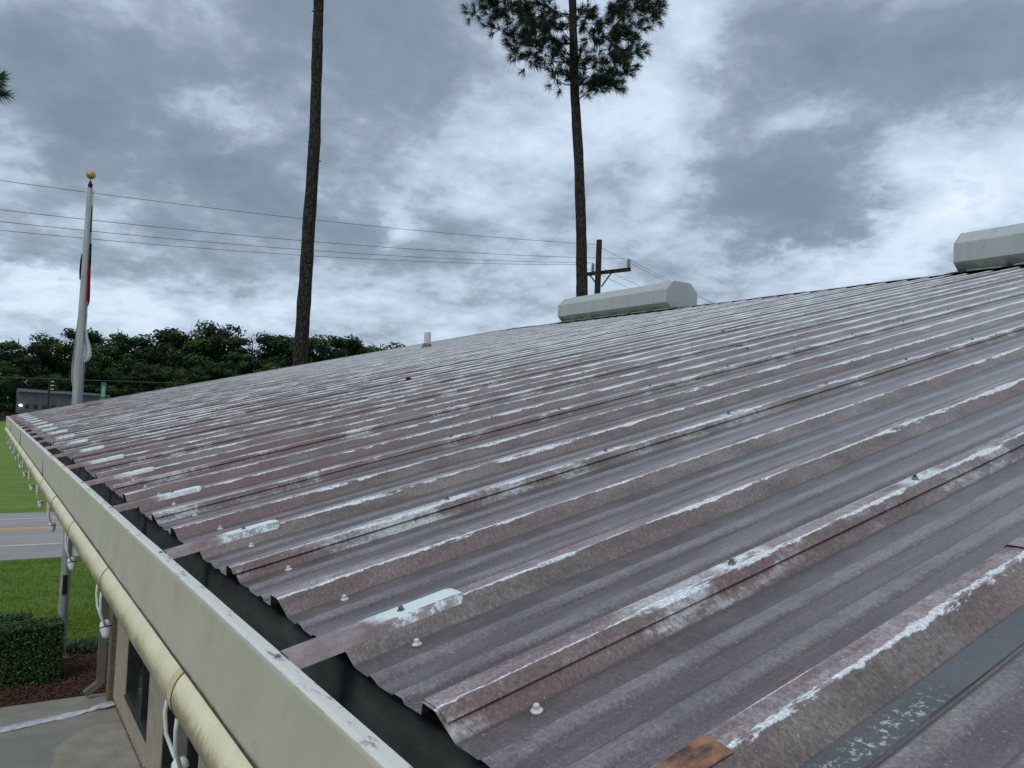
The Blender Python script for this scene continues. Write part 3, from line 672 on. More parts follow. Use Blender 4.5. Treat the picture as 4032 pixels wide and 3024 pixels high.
# walls
WY = -1.62
def siding(name, p0, p1, z0, z1, nrm, holes=()):
    """ribbed wall sheet from p0 to p1 (x or y run), skipping holes [(a,b,za,zb)] along the run"""
    mb = MB(); p0, p1, nrm = Vector(p0), Vector(p1), Vector(nrm); L = (p1 - p0).length; d = (p1 - p0) / L
    cuts = sorted({0, L} | {h for a, b_, _, _ in holes for h in (a, b_)})
    for a, b_ in zip(cuts[:-1], cuts[1:]):
        zr = [(z0, z1)]
        for ha, hb, za, zb in holes:
            if a >= ha - 1e-4 and b_ <= hb + 1e-4: zr = [(z0, za), (zb, z1)]
        pts = [(a, 0.0)]; s = math.ceil(a / 0.152) * 0.152
        while s < b_:
            for o_, h in ((-0.034, 0.0), (-0.022, 0.032), (0.022, 0.032), (0.034, 0.0)):
                if a < s + o_ < b_: pts.append((s + o_, h))
            s += 0.152
        pts.append((b_, 0.0))
        for za, zb in zr:
            mb.grid([[tuple(p0 + d * q + nrm * h + Vector((0, 0, z))) for q, h in pts] for z in (za, zb)])
    return mb.build(name, M_siding, B)
wins = [(10.62, 12.50), (7.74, 9.62), (4.86, 6.74), (1.98, 3.86)]
SILL, HEAD = -4.12, -2.05
siding('front_wall', (13.64, WY, 0), (XN, WY, 0), G + 0.12, -0.34, (0, 1, 0), [(13.64 - b_, 13.64 - a, SILL, HEAD) for a, b_ in wins])
siding('end_wall', (13.66, WY - 0.02, 0), (13.66, -18.5, 0), G, 0.4, (1, 0, 0))
mb = MB(); mb.box((XN, -18.6, G), (13.6, -1.75, -0.4)); mb.build('building_core', M_dark, B)
mb = MB(); mb.add([(XF - .03, -0.05, -0.05), (XF - .03, YR, ZR - 0.08), (XF - .03, 2 * YR + 0.05, -0.05)], [(0, 1, 2)]); mb.build('gable_infill', M_siding, B)
mb = MB()
for i in range(110):   # open brick ledge along the base
    x = 13.6 - i * 0.16
    if x < XN: break
    mb.box((x - 0.145, WY - 0.03, G + 0.04), (x, WY + 0.026 + rnd.uniform(-.004, .004), G + 0.115))
mb.build('base_brick_course', M_brick, B)
for a, b_ in wins:
    fr = MB(); y0, y1 = WY - 0.09, WY + 0.022
    fr.box((a, y0, SILL), (a + 0.05, y1, HEAD)); fr.box((b_ - 0.05, y0, SILL), (b_, y1, HEAD))
    fr.box((a + 0.05, y0, SILL), (b_ - 0.05, y1, SILL + 0.05)); fr.box((a + 0.05, y0, HEAD - 0.05), (b_ - 0.05, y1, HEAD))
    fo = fr.build('window', M_frame, B)
    mm = MB(); xm = a + 0.62; mm.box((xm - 0.03, y0 + 0.002, SILL + 0.05), (xm + 0.03, y1 - 0.01, HEAD - 0.05)); mm.build('mullion', M_frame, fo)
    gl = MB(); gl.box((a + 0.05, WY - 0.07, SILL + 0.05), (xm - 0.03, WY - 0.062, HEAD - 0.05)); gl.build('pane', M_glass, fo)
    gl = MB(); gl.box((xm + 0.03, WY - 0.07, SILL + 0.05), (b_ - 0.05, WY - 0.062, HEAD - 0.05)); gl.build('pane', M_glass, fo)
    sl_ = MB(); sl_.box((a - 0.01, WY + 0.002, SILL - 0.03), (b_ + 0.01, WY + 0.045, SILL - 0.002)); sl_.build('sill', M_frame, fo)
    tr = MB(); tr.box((a - 0.022, WY + 0.0, SILL - 0.03), (a - 0.003, WY + 0.030, HEAD)); tr.build('side_trim', M_siding, fo)
mb = MB(); mb.box((13.67, WY - 0.30, G), (13.95, WY + 0.105, -0.34)); bc = mb.build('brick_column', M_brick, B)
ds = MB(); ds.box((13.975, WY + 0.125, G + 0.28), (14.075, WY + 0.245, -0.335))
ds.obox((14.025, WY + 0.30, G + 0.20), (0.05, 0, 0), (0, 0.105, -0.075), (0, 0.030, 0.042)); dso = ds.build('downspout', M_dsp, B)

# ridge ventilators
def ridge_vent(x0, x1):
    pr = [(0.275, -0.035), (0.39, 0.065), (0.39, 0.305), (0.215, 0.47), (-0.215, 0.47), (-0.39, 0.305), (-0.39, 0.065), (-0.275, -0.035)]
    mb = MB(); n = 14
    rows = []
    for i in range(n + 1):
        x = x0 + (x1 - x0) * i / n
        rows.append([(x, YR + a + 0.003 * noise.noise(Vector((x * 2, a, 0))), ZR + z + 0.003 * noise.noise(Vector((x * 2, a, 9)))) for a, z in pr])
    mb.grid(rows); v = mb.build('ridge_ventilator', M_vent, B)
    for x, nm in ((x0, 'end_plate'), (x1, 'end_plate')):
        e = MB(); s = -1 if x == x0 else 1
        pv = [(x + s * 0.004, YR + a * 1.008, ZR + 0.21 + (z - 0.21) * 1.008) for a, z in pr]; pw = [(x - s * 0.012, y, z) for _, y, z in pv]
        e.add(pv + pw, [tuple(range(8)), tuple(range(15, 7, -1))] + [(i, (i + 1) % 8, 8 + (i + 1) % 8, 8 + i) for i in range(8)])
        e.build(nm, M_vent, v)
    th = MB(); th.box((x0 + 0.04, YR - 0.23, ZR - 0.16), (x1 - 0.04, YR + 0.23, ZR + 0.05)); th.build('throat', M_dark, v)
    fl = MB(); fl.obox(((x0 + x1) / 2, YR + 0.30, ZR - 0.05), ((x1 - x0) / 2 + 0.12, 0, 0), (0, 0.10, -0.10 * math.tan(TH) - 0.002), (0, 0.0012, 0.004)); fl.build('flashing', M_dark, v)
    fl = MB()
    for q in range(6):
        xx = x0 + (x1 - x0) * (q + 0.3) / 6
        fl.obox((xx, YR + 0.33, ZR - 0.048), (0.2, 0, 0.004), (0, 0.10, -0.024), (0, 0.002, 0.006))
    fl.build('loose_flashing', M_vent, v)
ridge_vent(9.50, 12.76); ridge_vent(1.14, 4.39)

# plumbing vent pipe through the roof
px, ps_ = 12.93, 6.69 / CT
b0 = Vector(W(px, ps_, -RH))
vp = MB(); vp.lathe(b0, (0, 0, 1), [(0.066, 0.0), (0.066, 0.315), (0.058, 0.317), (0.057, 0.1)], 20); vo = vp.build('vent_pipe', M_pvc, B, smooth=False)
vb = MB(); vb.lathe(b0 - Vector((0, 0, .02)), (0, 0, 1), [(0.15, 0.0), (0.11, 0.03), (0.092, 0.07), (0.090, 0.09), (0.075, 0.115), (0.068, 0.118)], 18); vb.build('pipe_boot', M_boot, vo)

# ------------------------------------------------------------------ cord loops with sockets under the trim
def string_light(x, tilt, first=False):
    t_ = thing('string_light', 'x', 'string light', (x, 0.085, -0.30), 'bulb sockets on white cord loops hanging under the cream eave trim')
    c = MB()
    for s in (-1, 1):
        pts = [(s * 0.055, 0.0, 0.03), (s * 0.058, 0.004, -0.03), (s * 0.052, 0.000, -0.075), (s * 0.030, -0.014, -0.115), (s * 0.012, -0.020, -0.130)]
        pts = [(a + tilt * (0.03 - z), b_, z) for a, b_, z in pts]
        c.tube(pts, 0.0048, 7)
    c.build('cord', M_white, t_, smooth=True)
    e = MB(); base = Vector((tilt * 0.15, -0.022, -0.125)); ax = Vector((-0.35 + tilt, -0.1, -0.9))
    e.lathe(base - ax.normalized() * 0.01, ax, [(0.010, 0), (0.017, 0.008), (0.019, 0.02), (0.019, 0.034), (0.0165, 0.042), (0.015, 0.052), (0.009, 0.062)], 14)
    so_ = e.build('socket', M_white, t_, smooth=True)
    g = MB(); g.lathe(base + ax.normalized() * 0.012, ax, [(0.0196, 0), (0.0202, 0.002), (0.0196, 0.004)], 14); g.build('seal_ring', M_black, so_)
    return t_
sl_labels = ['white cord loop with bulb socket lowest in the photo, before the dark window',
             'white cord loop with ringed bulb socket hanging in front of the downspout',
             'small bulb socket loop hanging in front of the flagpole',
             'bulb socket loop hanging against the grey road',
             'bulb socket loop hanging just above the road edge against the lawn',
             'second bulb socket loop above the road edge, against green lawn']
for i in range(12):
    x = 0.95 + 1.27 * i + (rnd.uniform(-.05, .05) if i > 2 else 0)
    t_ = string_light(x, rnd.uniform(-0.25, 0.25) if i > 1 else (0.0 if i else 0.1))
    t_['label'] = sl_labels[i] if i < len(sl_labels) else 'tiny distant bulb socket loop under the far end of the cream trim'

# ------------------------------------------------------------------ silver hose on the walk
mb = MB(); rows = []
n = 60
for i in range(n + 1):
    q = i / n; y = -1.58 + 5.2 * q
    x = 13.52 - 0.62 * (q * 5.2 / 1.6) ** 0.8 * (1 if q < 0.9 else 1) * 0.62 + 0.05 * math.sin(q * 9)
    wd = 0.115 * (1 + 0.12 * noise.noise(Vector((q * 14, 0, 0)))) * (0.55 if i in (3, 4, 5) else 1)
    row = []
    for k in range(7):
        a = -1 + k / 3
        z = G + 0.048 + 0.022 * (1 - a * a) + 0.012 * noise.noise(Vector((q * 40, a * 1.5, 3))) + (0.03 if i < 4 else 0)
        row.append((x + a * wd, y + 0.25 * a * wd, z))
    rows.append(row)
mb.grid(rows); mb.grid([[(x, y, G + 0.043) for x, y, z in r] for r in rows])
tag(mb.build('flat_hose', M_foil, smooth=True), 'crumpled silver flat hose lying across the concrete from the brick column', 'hose')

# ------------------------------------------------------------------ hedges
def hedge(x0, x1, y0, y1, z1, n, label, seed):
    rr = random.Random(seed)
    t_ = thing('hedge', label, 'hedge', ((x0 + x1) / 2, (y0 + y1) / 2, G))
    cm = MB(); cm.box((x0 + 0.05, y0 + 0.05, G), (x1 - 0.05, y1 - 0.05, z1 - 0.05)); reloc(cm, t_.location).build('branch_mass', M_hcore, t_)
    lf = MB()
    for i in range(n):
        f = rr.random()
        x, y, z = rr.uniform(x0, x1), rr.uniform(y0, y1), rr.uniform(G, z1)
        d = abs(rr.gauss(0, 0.018)) * (-1 if rr.random() < .75 else 1)
        nrm = None
        if f < 0.42: z = z1 + d + 0.025 * noise.noise(Vector((x * 5, y * 5, 0))); nrm = Vector((0, 0, 1))
        elif f < 0.78: x = x0 - d + 0.025 * noise.noise(Vector((z * 5, y * 5, 3))); nrm = Vector((-1, 0, 0))
        elif f < 0.93: y = y0 - d + 0.025 * noise.noise(Vector((z * 5, x * 5, 5))); nrm = Vector((0, -1, 0))
        else: x = x1 + d; nrm = Vector((1, 0, 0))
        nrm = (nrm + Vector((rr.gauss(0, .6), rr.gauss(0, .6), rr.gauss(0, .6)))).normalized()
        a = nrm.cross(Vector((rr.random() - .5, rr.random() - .5, rr.random() - .5))).normalized(); b_ = nrm.cross(a)
        s = rr.uniform(0.014, 0.030); c = Vector((x, y, z))
        lf.add([c - a * s, c + b_ * s * 0.55 + nrm * 0.004, c + a * s, c - b_ * s * 0.55], [(0, 1, 2, 3)])
    reloc(lf, t_.location).build('foliage', M_leaf, t_)
hedge(15.12, 15.72, -0.93, 3.2, -3.63, 30000, 'clipped dark green boxwood hedge in front of the flagpole', 1)
hedge(16.05, 16.45, -0.50, 3.2, -3.66, 9000, 'lower strip of dark hedge showing just behind the clipped hedge', 2)

# liriope clumps
k = 0
llab = ['left clump of grassy liriope at the foot of the flagpole', 'second liriope clump right of the flagpole foot', 'third liriope clump from the flagpole, arching green blades',
        'fourth liriope clump from the flagpole', 'fifth liriope clump from the flagpole, pale tipped', 'rightmost liriope clump beside the downspout']
for i in range(6):
    y = -1.22 - 0.155 * i; x = 16.92 + 0.07 * math.sin(i * 2.1)
    mb = MB()
    for q in range(130):
        a = rnd.uniform(0, 6.28); l = rnd.uniform(0.10, 0.24); h = rnd.uniform(0.10, 0.24); r_ = rnd.uniform(0, 0.05)
        c, s = math.cos(a), math.sin(a); wd = 0.005
        p = [(r_ * c, r_ * s, 0), ((r_ + l * .5) * c, (r_ + l * .5) * s, h), ((r_ + l) * c, (r_ + l) * s, h * 0.55)]
        o_ = (-s * wd, c * wd)
        mb.add([(p[0][0] - o_[0], p[0][1] - o_[1], 0), (p[0][0] + o_[0], p[0][1] + o_[1], 0), (p[1][0] + o_[0], p[1][1] + o_[1], p[1][2]), (p[1][0] - o_[0], p[1][1] - o_[1], p[1][2]), p[2]], [(0, 1, 2, 3), (3, 2, 4)])
    o = mb.build('liriope_plant', M_lily); o.location = (x, y, G + 0.03)
    tag(o, llab[i], 'plant', 'liriope clumps at the bed edge')

# ------------------------------------------------------------------ flagpole with two limp flags
FP = Vector((16.625, -1.05, G))
f_ = thing('flagpole', 'tall grey aluminium flagpole with gold ball beyond the far end of the roof', 'flagpole', FP)
mb = MB(); mb.tube([(0, 0, 0.0), (0, 0, 5.0), (0, 0, 9.14)], [0.090, 0.084, 0.048], 24); mb.build('pole', M_alum, f_, smooth=False)
mb = MB(); mb.lathe((0, 0, 9.14), (0, 0, 1), [(0.03, 0), (0.042, 0.015), (0.042, 0.03), (0.03, 0.045), (0.046, 0.06), (0.046, 0.075), (0.028, 0.1), (0.024, 0.13), (0.008, 0.14), (0.007, 0.21)], 14); mb.build('truck', M_pole, f_, smooth=False)
mb = MB(); mb.lathe((0, 0, 9.32), (0, 0, 1), [(0.001, 0)] + [(0.088 * math.sin(R(a)), 0.083 - 0.083 * math.cos(R(a))) for a in range(15, 180, 15)] + [(0.001, 0.166)], 20); mb.build('ball', M_gold, f_, smooth=True)
mb = MB(); mb.box((-0.105, -0.03, 1.25), (-0.075, 0.05, 1.62)); mb.build('cleat_box', M_pole, f_)
mb = MB(); mb.tube([(-0.02, -0.100, 1.4), (-0.01, -0.098, 5.0), (-0.005, -0.062, 9.1)], 0.006, 5); mb.build('halyard', M_cloth, f_)
mb = MB(); mb.lathe((0, 0, 0), (0, 0, 1), [(0.17, 0), (0.16, 0.05), (0.10, 0.07), (0.09, 0.09)], 16); mb.build('base_collar', M_alum, f_)
side = Vector((-0.555, -0.83, 0)).normalized()
dep = Vector((side.y, -side.x, 0))
def drape(name, z_list, mt, parent, seed, sgn=1):
    """hanging folded cloth: z, inner offset, outer offset (m from pole axis along side)"""
    mb = MB(); rows = []
    for z, a, b_ in z_list:
        row = []
        for k in range(13):
            q = k / 12; o_ = a + (b_ - a) * q
            fold = 0.035 * math.sin(q * 9.5 + seed + z * 0.6) * min(1, (b_ - a) / 0.08 + .2)
            row.append(tuple(side * o_ * sgn + dep * (fold - 0.02) + Vector((0, 0, z))))
        rows.append(row)
    mb.grid(rows); rows2 = [[(x + dep.x * .004, y + dep.y * .004, z) for x, y, z in r] for r in rows]; mb.grid([r[::-1] for r in rows2])
    return mb.build(name, mt, parent, smooth=True)
Z0 = 0
fl1 = thing('state_flag', 'limp navy, white and red flag furled beside the flagpole', 'flag', FP)
drape('navy_canton', [(8.80, 0.045, 0.056), (8.60, 0.042, 0.064), (8.4, 0.04, 0.074), (8.27, 0.045, 0.082)], M_navy, fl1, 1)
drape('white_fold', [(8.27, 0.04, 0.082), (8.15, 0.04, 0.090), (8.05, 0.04, 0.095)], M_cloth, fl1, 1)
drape('navy_fold', [(8.05, 0.062, 0.096), (7.8, 0.062, 0.104), (7.59, 0.06, 0.110)], M_navy, fl1, 1)
drape('red_stripe', [(7.59, 0.055, 0.110), (7.3, 0.05, 0.122), (7.05, 0.05, 0.136), (6.92, 0.05, 0.138), (6.84, 0.05, 0.11), (6.77, 0.05, 0.07)], M_red, fl1, 1)
drape('dark_edge', [(7.85, -0.085, -0.05), (7.72, -0.10, -0.05), (7.5, -0.105, -0.05), (7.33, -0.095, -0.05)], M_navy, fl1, 4)
fl2 = thing('white_flag', 'limp white flag wrapped low around the flagpole', 'flag', FP)
drape('upper_cloth', [(8.0, 0.035, 0.062), (7.4, 0.04, 0.068), (6.8, 0.04, 0.090), (6.6, 0.04, 0.102), (6.5, 0.04, 0.095), (6.35, 0.04, 0.085)], M_cloth, fl2, 2)
drape('hanging_corner', [(6.36, 0.04, 0.095), (6.2, 0.04, 0.130), (6.0, 0.04, 0.20), (5.85, 0.04, 0.225), (5.74, 0.05, 0.17), (5.70, 0.06, 0.08)], M_cloth, fl2, 3)
drape('left_cloth', [(6.6, -0.085, -0.05), (6.3, -0.10, -0.05), (5.9, -0.12, -0.05), (5.6, -0.135, -0.05), (5.4, -0.13, -0.05), (5.22, -0.095, -0.05)], M_cloth, fl2, 5)

# ------------------------------------------------------------------ utility poles and lines
UP = [(28.35, 46.0), (28.42, -23.76), (46.0, -72.0)]
def utility_pole(x, y, label, rz=0.0):
    t_ = thing('utility_pole', label, 'utility pole', (x, y, G), 'wooden power poles along the road')
    t_.rotation_euler = (0, 0, rz)
    mb = MB(); mb.tube([(0, 0, 0), (0, 0, 7), (0, 0, 13.66)], [0.19, 0.165, 0.135], 18); mb.build('post', M_pole, t_)
    mb = MB(); mb.obox((-0.20, -0.17, 12.10), (1.52, 0, 0), (0, 0.055, 0), (0, 0, 0.085)); ca = mb.build('crossarm', M_pole, t_)
    for s in (-1, 1):
        mb = MB(); mb.tube([(s * 0.62, -0.20, 12.03), (s * 0.08, -0.20, 11.42)], 0.035, 6); mb.build('brace', M_pole, ca)
    for xx in (-1.62, 0.45, 1.24):
        mb = MB(); pr = [(0.02, 0), (0.025, 0.03)]
        for q in range(6): pr += [(0.05, 0.05 + q * 0.058), (0.092, 0.062 + q * 0.058), (0.092, 0.078 + q * 0.058), (0.05, 0.092 + q * 0.058)]
        pr += [(0.04, 0.40), (0.05, 0.43), (0.03, 0.46)]
        mb.lathe((xx, -0.17, 12.16), (0, 0, 1), pr, 12); mb.build('insulator', M_insul, t_)
    mb = MB(); mb.lathe((0, 0.15, 13.42), (0, 0, 1), [(0.02, 0), (0.04, 0.02), (0.04, 0.06), (0.02, 0.08)], 10); mb.build('top_clamp', M_wire, t_)
    return t_
utility_pole(*UP[1], 'dark wooden power pole with crossarm rising behind the first ridge ventilator', 0.25)
utility_pole(*UP[0], 'wooden power pole farther along the road outside the left edge')
utility_pole(*UP[2], 'wooden power pole in the distance behind the roof', 0.3)
def wire(p0, p1, sag, label, r=0.0085):
    p0, p1 = Vector(p0), Vector(p1); pts = []
    for i in range(41):
        q = i / 40; p = p0.lerp(p1, q); p.z -= 4 * sag * q * (1 - q); pts.append(p)
    mb = MB(); mb.tube(pts, r, 5); tag(mb.build('power_line', M_wire), label, 'power line', 'overhead power lines')
zt, za = G + 13.46, G + 12.61
wl = ['topmost power line running from the left edge to the pole top', 'second power line from the top, ending at the near insulator', 'third power line from the top, ending at the insulator left of the pole', 'lowest of the four power lines, ending behind the pine trunk']
for i, (xx, z, zl, sg) in enumerate(((0, zt, 6.95, 0), (-1.62, za, 6.06, 0), (0.45, za, 5.68, 0), (1.24, za, 5.41, 0))):
    # sag solved so the line has the photographed height abreast of the camera
    y0, y1 = UP[1][1], UP[0][1]; q = (0.4 - y0) / (y1 - y0); zl = 0.348 + (zl - 0.348) * (29.28 + xx * 0.98) / 28.859; sag = (z - zl) / (4 * q * (1 - q))
    wire((UP[1][0] + xx * 0.97 + 0.04, y0 + xx * 0.25 - 0.1, z), (UP[0][0] + xx, y1, z), sag, wl[i])
wl = ['power line leaving the pole top to the right, above the ventilator', 'power line leaving the near insulator to the right', 'power line leaving the left insulator, passing behind the ventilator', 'lowest power line right of the pole, passing behind the ventilator']
for i, (xx, z) in enumerate(((0, zt - .12), (-1.62, za), (0.45, za), (1.24, za))):
    wire((UP[1][0] + xx * 0.97 + 0.04, UP[1][1] + xx * 0.25 - 0.1, z), (UP[2][0] + xx * 0.9, UP[2][1] + xx * 0.35, z - 0.2), 0.9, wl[i])
mb = MB(); mb.tube([(59.2, 60, 1.2), (59.1, 0, 1.52), (57.6, -20, 1.9), (56, -60, 2.5)], 0.035, 5)
tag(mb.build('service_cable', M_wire), 'thick dark cable running level in front of the far tree line', 'cable')

# ------------------------------------------------------------------ pines
def trunk_mb(pts, rads, seed, n=20, seg=0.22):
    mb = MB(); P = [Vector(p) for p in pts]; rows = []; L = 0
    for i in range(len(P) - 1):
        d = (P[i + 1] - P[i]).length; k = max(1, int(d / seg))
        for q in range(k + (1 if i == len(P) - 2 else 0)):
            u = q / k; c = P[i].lerp(P[i + 1], u); r = rads[i] + (rads[i + 1] - rads[i]) * u
            ring = []
            for a in range(n + 1):
                th = 2 * math.pi * (a % n) / n
                rr = r * (1 + 0.10 * noise.noise(Vector((math.cos(th) * 1.8, math.sin(th) * 1.8, c.z * 1.7 + seed))) + 0.07 * noise.noise(Vector((math.cos(th) * 5, math.sin(th) * 5, c.z * 5 + seed))))
                ring.append((c.x + rr * math.cos(th), c.y + rr * math.sin(th), c.z))
            rows.append(ring)
    mb.grid(rows); return mb
def tuft(mb, c, axis, L, n, wd, rr, spread=1.5):
    axis = axis.normalized()
    for i in range(n):
        d = (axis + Vector((rr.gauss(0, 1), rr.gauss(0, 1), rr.gauss(0, 1))).normalized() * spread * rr.uniform(0.3, 1)).normalized()
        l = L * rr.uniform(0.7, 1.1); s = c + axis * rr.uniform(-0.10, 0.05)
        a = d.cross(Vector((rr.random() - .5, rr.random() - .5, rr.random() - .5))).normalized() * wd
        m_ = s + d * l * 0.55 + Vector((0, 0, -0.01)); e = s + d * l + Vector((0, 0, -0.12 * l))
        mb.add([s - a, s + a, m_ + a * .9, m_ - a * .9, e], [(0, 1, 2, 3), (3, 2, 4)])
def pine(name, label, pts, rads, clusters, mt, seed, L=0.25, nn=34, wd=0.0065, ntuft=5, stubs=()):
    rr = random.Random(seed); base = Vector(pts[0])
    t_ = thing('pine_tree', label, 'pine tree', base)
    reloc(trunk_mb(pts, rads, seed), base).build('trunk', M_bark, t_, smooth=True)
    P = [Vector(p) for p in pts]
    def at_z(z):
        for a, b_ in zip(P[:-1], P[1:]):
            if a.z <= z <= b_.z: return a.lerp(b_, (z - a.z) / (b_.z - a.z))
        return P[-1].copy()
    st = MB()
    for z, d, l in stubs:
        c = at_z(z); dv = Vector(d).normalized(); st.tube([c, c + dv * (0.14 + l)], [0.035, 0.012], 6)
    if stubs: reloc(st, base).build('branch_stub', M_bark, t_)
    nd, br = MB(), MB(); nodes = []
    cl = sorted(clusters, key=lambda c: (Vector(c) - at_z(c[2])).to_2d().length)
    for c in cl:
        c = Vector(c); tz = at_z(c.z - 0.15 * (c - at_z(c.z)).length - 0.1)
        best, bd = tz, (c - tz).length * 1.0
        for q in nodes:
            d = (c - q).length + 0.15
            if d < bd and (q - tz).length < (c - tz).length * 0.9: best, bd = q, d
        d = c - best; mid = best.lerp(c, 0.5) + Vector((rr.gauss(0, .05), rr.gauss(0, .05), -0.07 * d.length))
        r0_ = 0.040 if best is tz else 0.014
        br.tube([best, mid, c], [min(r0_, 0.012 + 0.02 * d.length), r0_ * 0.55, 0.006], 6)
        nodes.append(c)
        out = (c - tz).normalized() + Vector((0, 0, 0.25))
        for q in range(ntuft):
            o_ = Vector((rr.gauss(0, 1), rr.gauss(0, 1), rr.gauss(0, .8))) * 0.17
            e = c + o_ + out * rr.uniform(0, .15)
            br.tube([c, c.lerp(e, .5) + Vector((0, 0, -.02)), e], [0.007, 0.006, 0.004], 4, False)
            tuft(nd, e, (out * 0.7 + o_ * 4).normalized(), L, nn, wd, rr)
    crown = reloc(nd, base).build('crown', mt, t_)
    reloc(br, base).build('branches', M_twig, t_, smooth=True)
    return t_
S2 = Vector((-0.555, -0.831, 0)).normalized(); D2 = Vector((0.832, -0.554, 0)).normalized()
rr = random.Random(21)
px = [(780,330),(820,400),(900,440),(860,330),(930,360),(1010,400),(1080,430),(1000,340),(1110,575),(1180,440),(1180,520),(1250,470),(1240,560),
 (1330,560),(1400,470),(1450,390),(1500,440),(1560,400),(1640,350),(1680,330),(1580,440),(1320,600),(1345,655),(1400,620),(1460,560),(1500,610),(1540,600),(1570,530),(1430,640),(1500,520),(1280,430),
 (1340,90),(1400,130),(1480,60),(1560,30),(1640,60),(1720,100),(1770,100),(1790,40),(1700,30),(1600,130),(1660,200),(1560,200),(1500,260),(1420,230),(1380,250),(1460,170),(1620,200),(1560,290),(1290,160),(1330,30),(1700,0),(1540,350),
 (520,50),(570,10),(640,60),(700,100),(660,130),(700,165),(780,160),(840,170),(900,150),(880,60),(960,90),(940,180),(1010,120),(1080,60),(1090,150),(1040,220),(960,260),(900,270),(1060,280),(1120,220),(1140,330),(1110,350),(1150,90),(1000,40),(760,30),(820,20),(450,-10)]
cl = []
PX0 = 1220.0
for (a, b_) in px:
    lat = (a - 1245) / 1.843 / 114.3; z = 11.58 + (370 - b_ / 1.843) / 114.3
    base = Vector((20.6, -15.93, 0)); dd = rr.uniform(-1, 1) * (0.35 + 0.75 * abs(lat))
    c = base + S2 * lat * (1 + dd / 27) + D2 * dd; c.z = z + dd * 0.38; cl.append(tuple(c))
for i in range(70):   # the part of the crown above the picture
    z = rr.uniform(15.2, 21.5); rad = 3.2 * (1 - (z - 15) / 9) * rr.uniform(0.3, 1); a = rr.uniform(0, 6.28)
    cl.append((20.75 + rad * math.cos(a), -15.7 + rad * math.sin(a), z))
pine('pine', 'tall pine with dark needle crown standing behind the first ridge ventilator', [(20.15, -16.5, G), (20.27, -16.35, 4.56), (20.346, -16.255, 6.9), (20.46, -16.11, 9.53), (20.59, -15.94, 11.6), (20.70, -15.78, 14.9), (20.75, -15.7, 21.5)],
     [0.215, 0.195, 0.183, 0.168, 0.155, 0.13, 0.03], cl, M_needle, 5, L=0.33, nn=56, wd=0.0062, ntuft=8)
cl = []
for i in range(60):
    z = rr.uniform(17, 24); rad = 3.0 * (1 - abs(z - 19.5) / 7) * rr.uniform(0.3, 1); a = rr.uniform(0, 6.28)
    cl.append((21.9 + rad * math.cos(a), -7.2 + rad * math.sin(a), z))
S_ = tuple(-S2); 
pine('pine', 'bare leaning pine trunk rising beyond the far roof edge, crown out of view', [(21.89, -7.19, G), (21.888, -7.195, 1.66), (21.87, -7.25, 5.65), (21.86, -7.285, 8.3), (21.87, -7.26, 9.6), (21.885, -7.20, 12.5), (21.9, -7.3, 24)],
     [0.215, 0.205, 0.185, 0.168, 0.155, 0.150, 0.03], cl, M_needle, 9, nn=24, wd=0.006, ntuft=4, stubs=[(7.68, S2, 0.10), (8.25, -S2, 0.06), (12.2, -S2, 0.07)])
cl = []
C20 = 19.5 / 12.0
for (lat, z) in ((-0.10, 7.48), (-0.25, 7.35), (-0.12, 7.25), (-0.08, 6.98), (-0.2, 6.9), (-0.14, 6.70), (-0.35, 7.1), (-0.6, 7.3), (-0.6, 6.9), (-0.3, 6.62), (-0.9, 7.4), (-1.2, 7.1), (-1.6, 7.5), (-2.1, 7.2)):
    c = Vector((18.65, 0.45, 0)) + S2 * (lat - 0.42) + D2 * rr.uniform(-.2, .2); c.z = z; cl.append(tuple(c))
for i in range(50):
    z = rr.uniform(9, 16); rad = 2.0 * rr.uniform(0.2, 1); a = rr.uniform(0, 6.28); cl.append((20.6 + rad * math.cos(a), 4.5 + rad * math.sin(a), z))
pine('pine', 'near pine whose green branch tips enter at the left edge', [(20.4, 4.6, G), (20.5, 4.5, 6), (20.6, 4.5, 16)], [0.22, 0.18, 0.03], cl, M_needle2, 11, L=0.24, nn=60, wd=0.007, ntuft=6)

# ------------------------------------------------------------------ far tree line
def crown_mb(kind, seed):
    rr = random.Random(seed); mb = MB(); blobs = []
    if kind == 'pine':       # flat topped, layered and open
        H = 20.0
        for i in range(15):
            z = H * rr.uniform(0.52, 0.97); rad = (H * 0.20) * rr.uniform(0.15, 1.0) * (1.15 - abs(z / H - 0.78) * 1.6); a = rr.uniform(0, 6.28)
            blobs.append((rad * math.cos(a), rad * math.sin(a), z, rr.uniform(1.0, 1.9), 0.62))
    else:
        H = 20.0
        for i in range(30):
            z = H * (0.10 + 0.83 * rr.random() ** 0.9); rad = H * 0.25 * rr.uniform(0.2, 1) * math.sqrt(max(0.05, 1 - ((z / H - 0.52) / 0.52) ** 2)); a = rr.uniform(0, 6.28)
            blobs.append((rad * math.cos(a), rad * math.sin(a), z, rr.uniform(1.3, 2.5), 0.75))
    for (x, y, z, r, fl) in blobs:
        for q in range(int(115 * r)):
            d = Vector((rr.gauss(0, 1), rr.gauss(0, 1), rr.gauss(0, 1))).normalized()
            c = Vector((x, y, z)) + Vector((d.x, d.y, d.z * fl)) * r * rr.uniform(0.55, 1.08)
            a = d.cross(Vector((rr.random() - .5, rr.random() - .5, rr.random() - .5))).normalized(); b_ = (d + Vector((rr.gauss(0, .5),) * 3)).normalized().cross(a)
            s = rr.uniform(0.14, 0.36)
            mb.add([c - a * s, c - b_ * s * .7, c + a * s, c + b_ * s * .8], [(0, 1, 2, 3)])
    return mb
meshes = {}
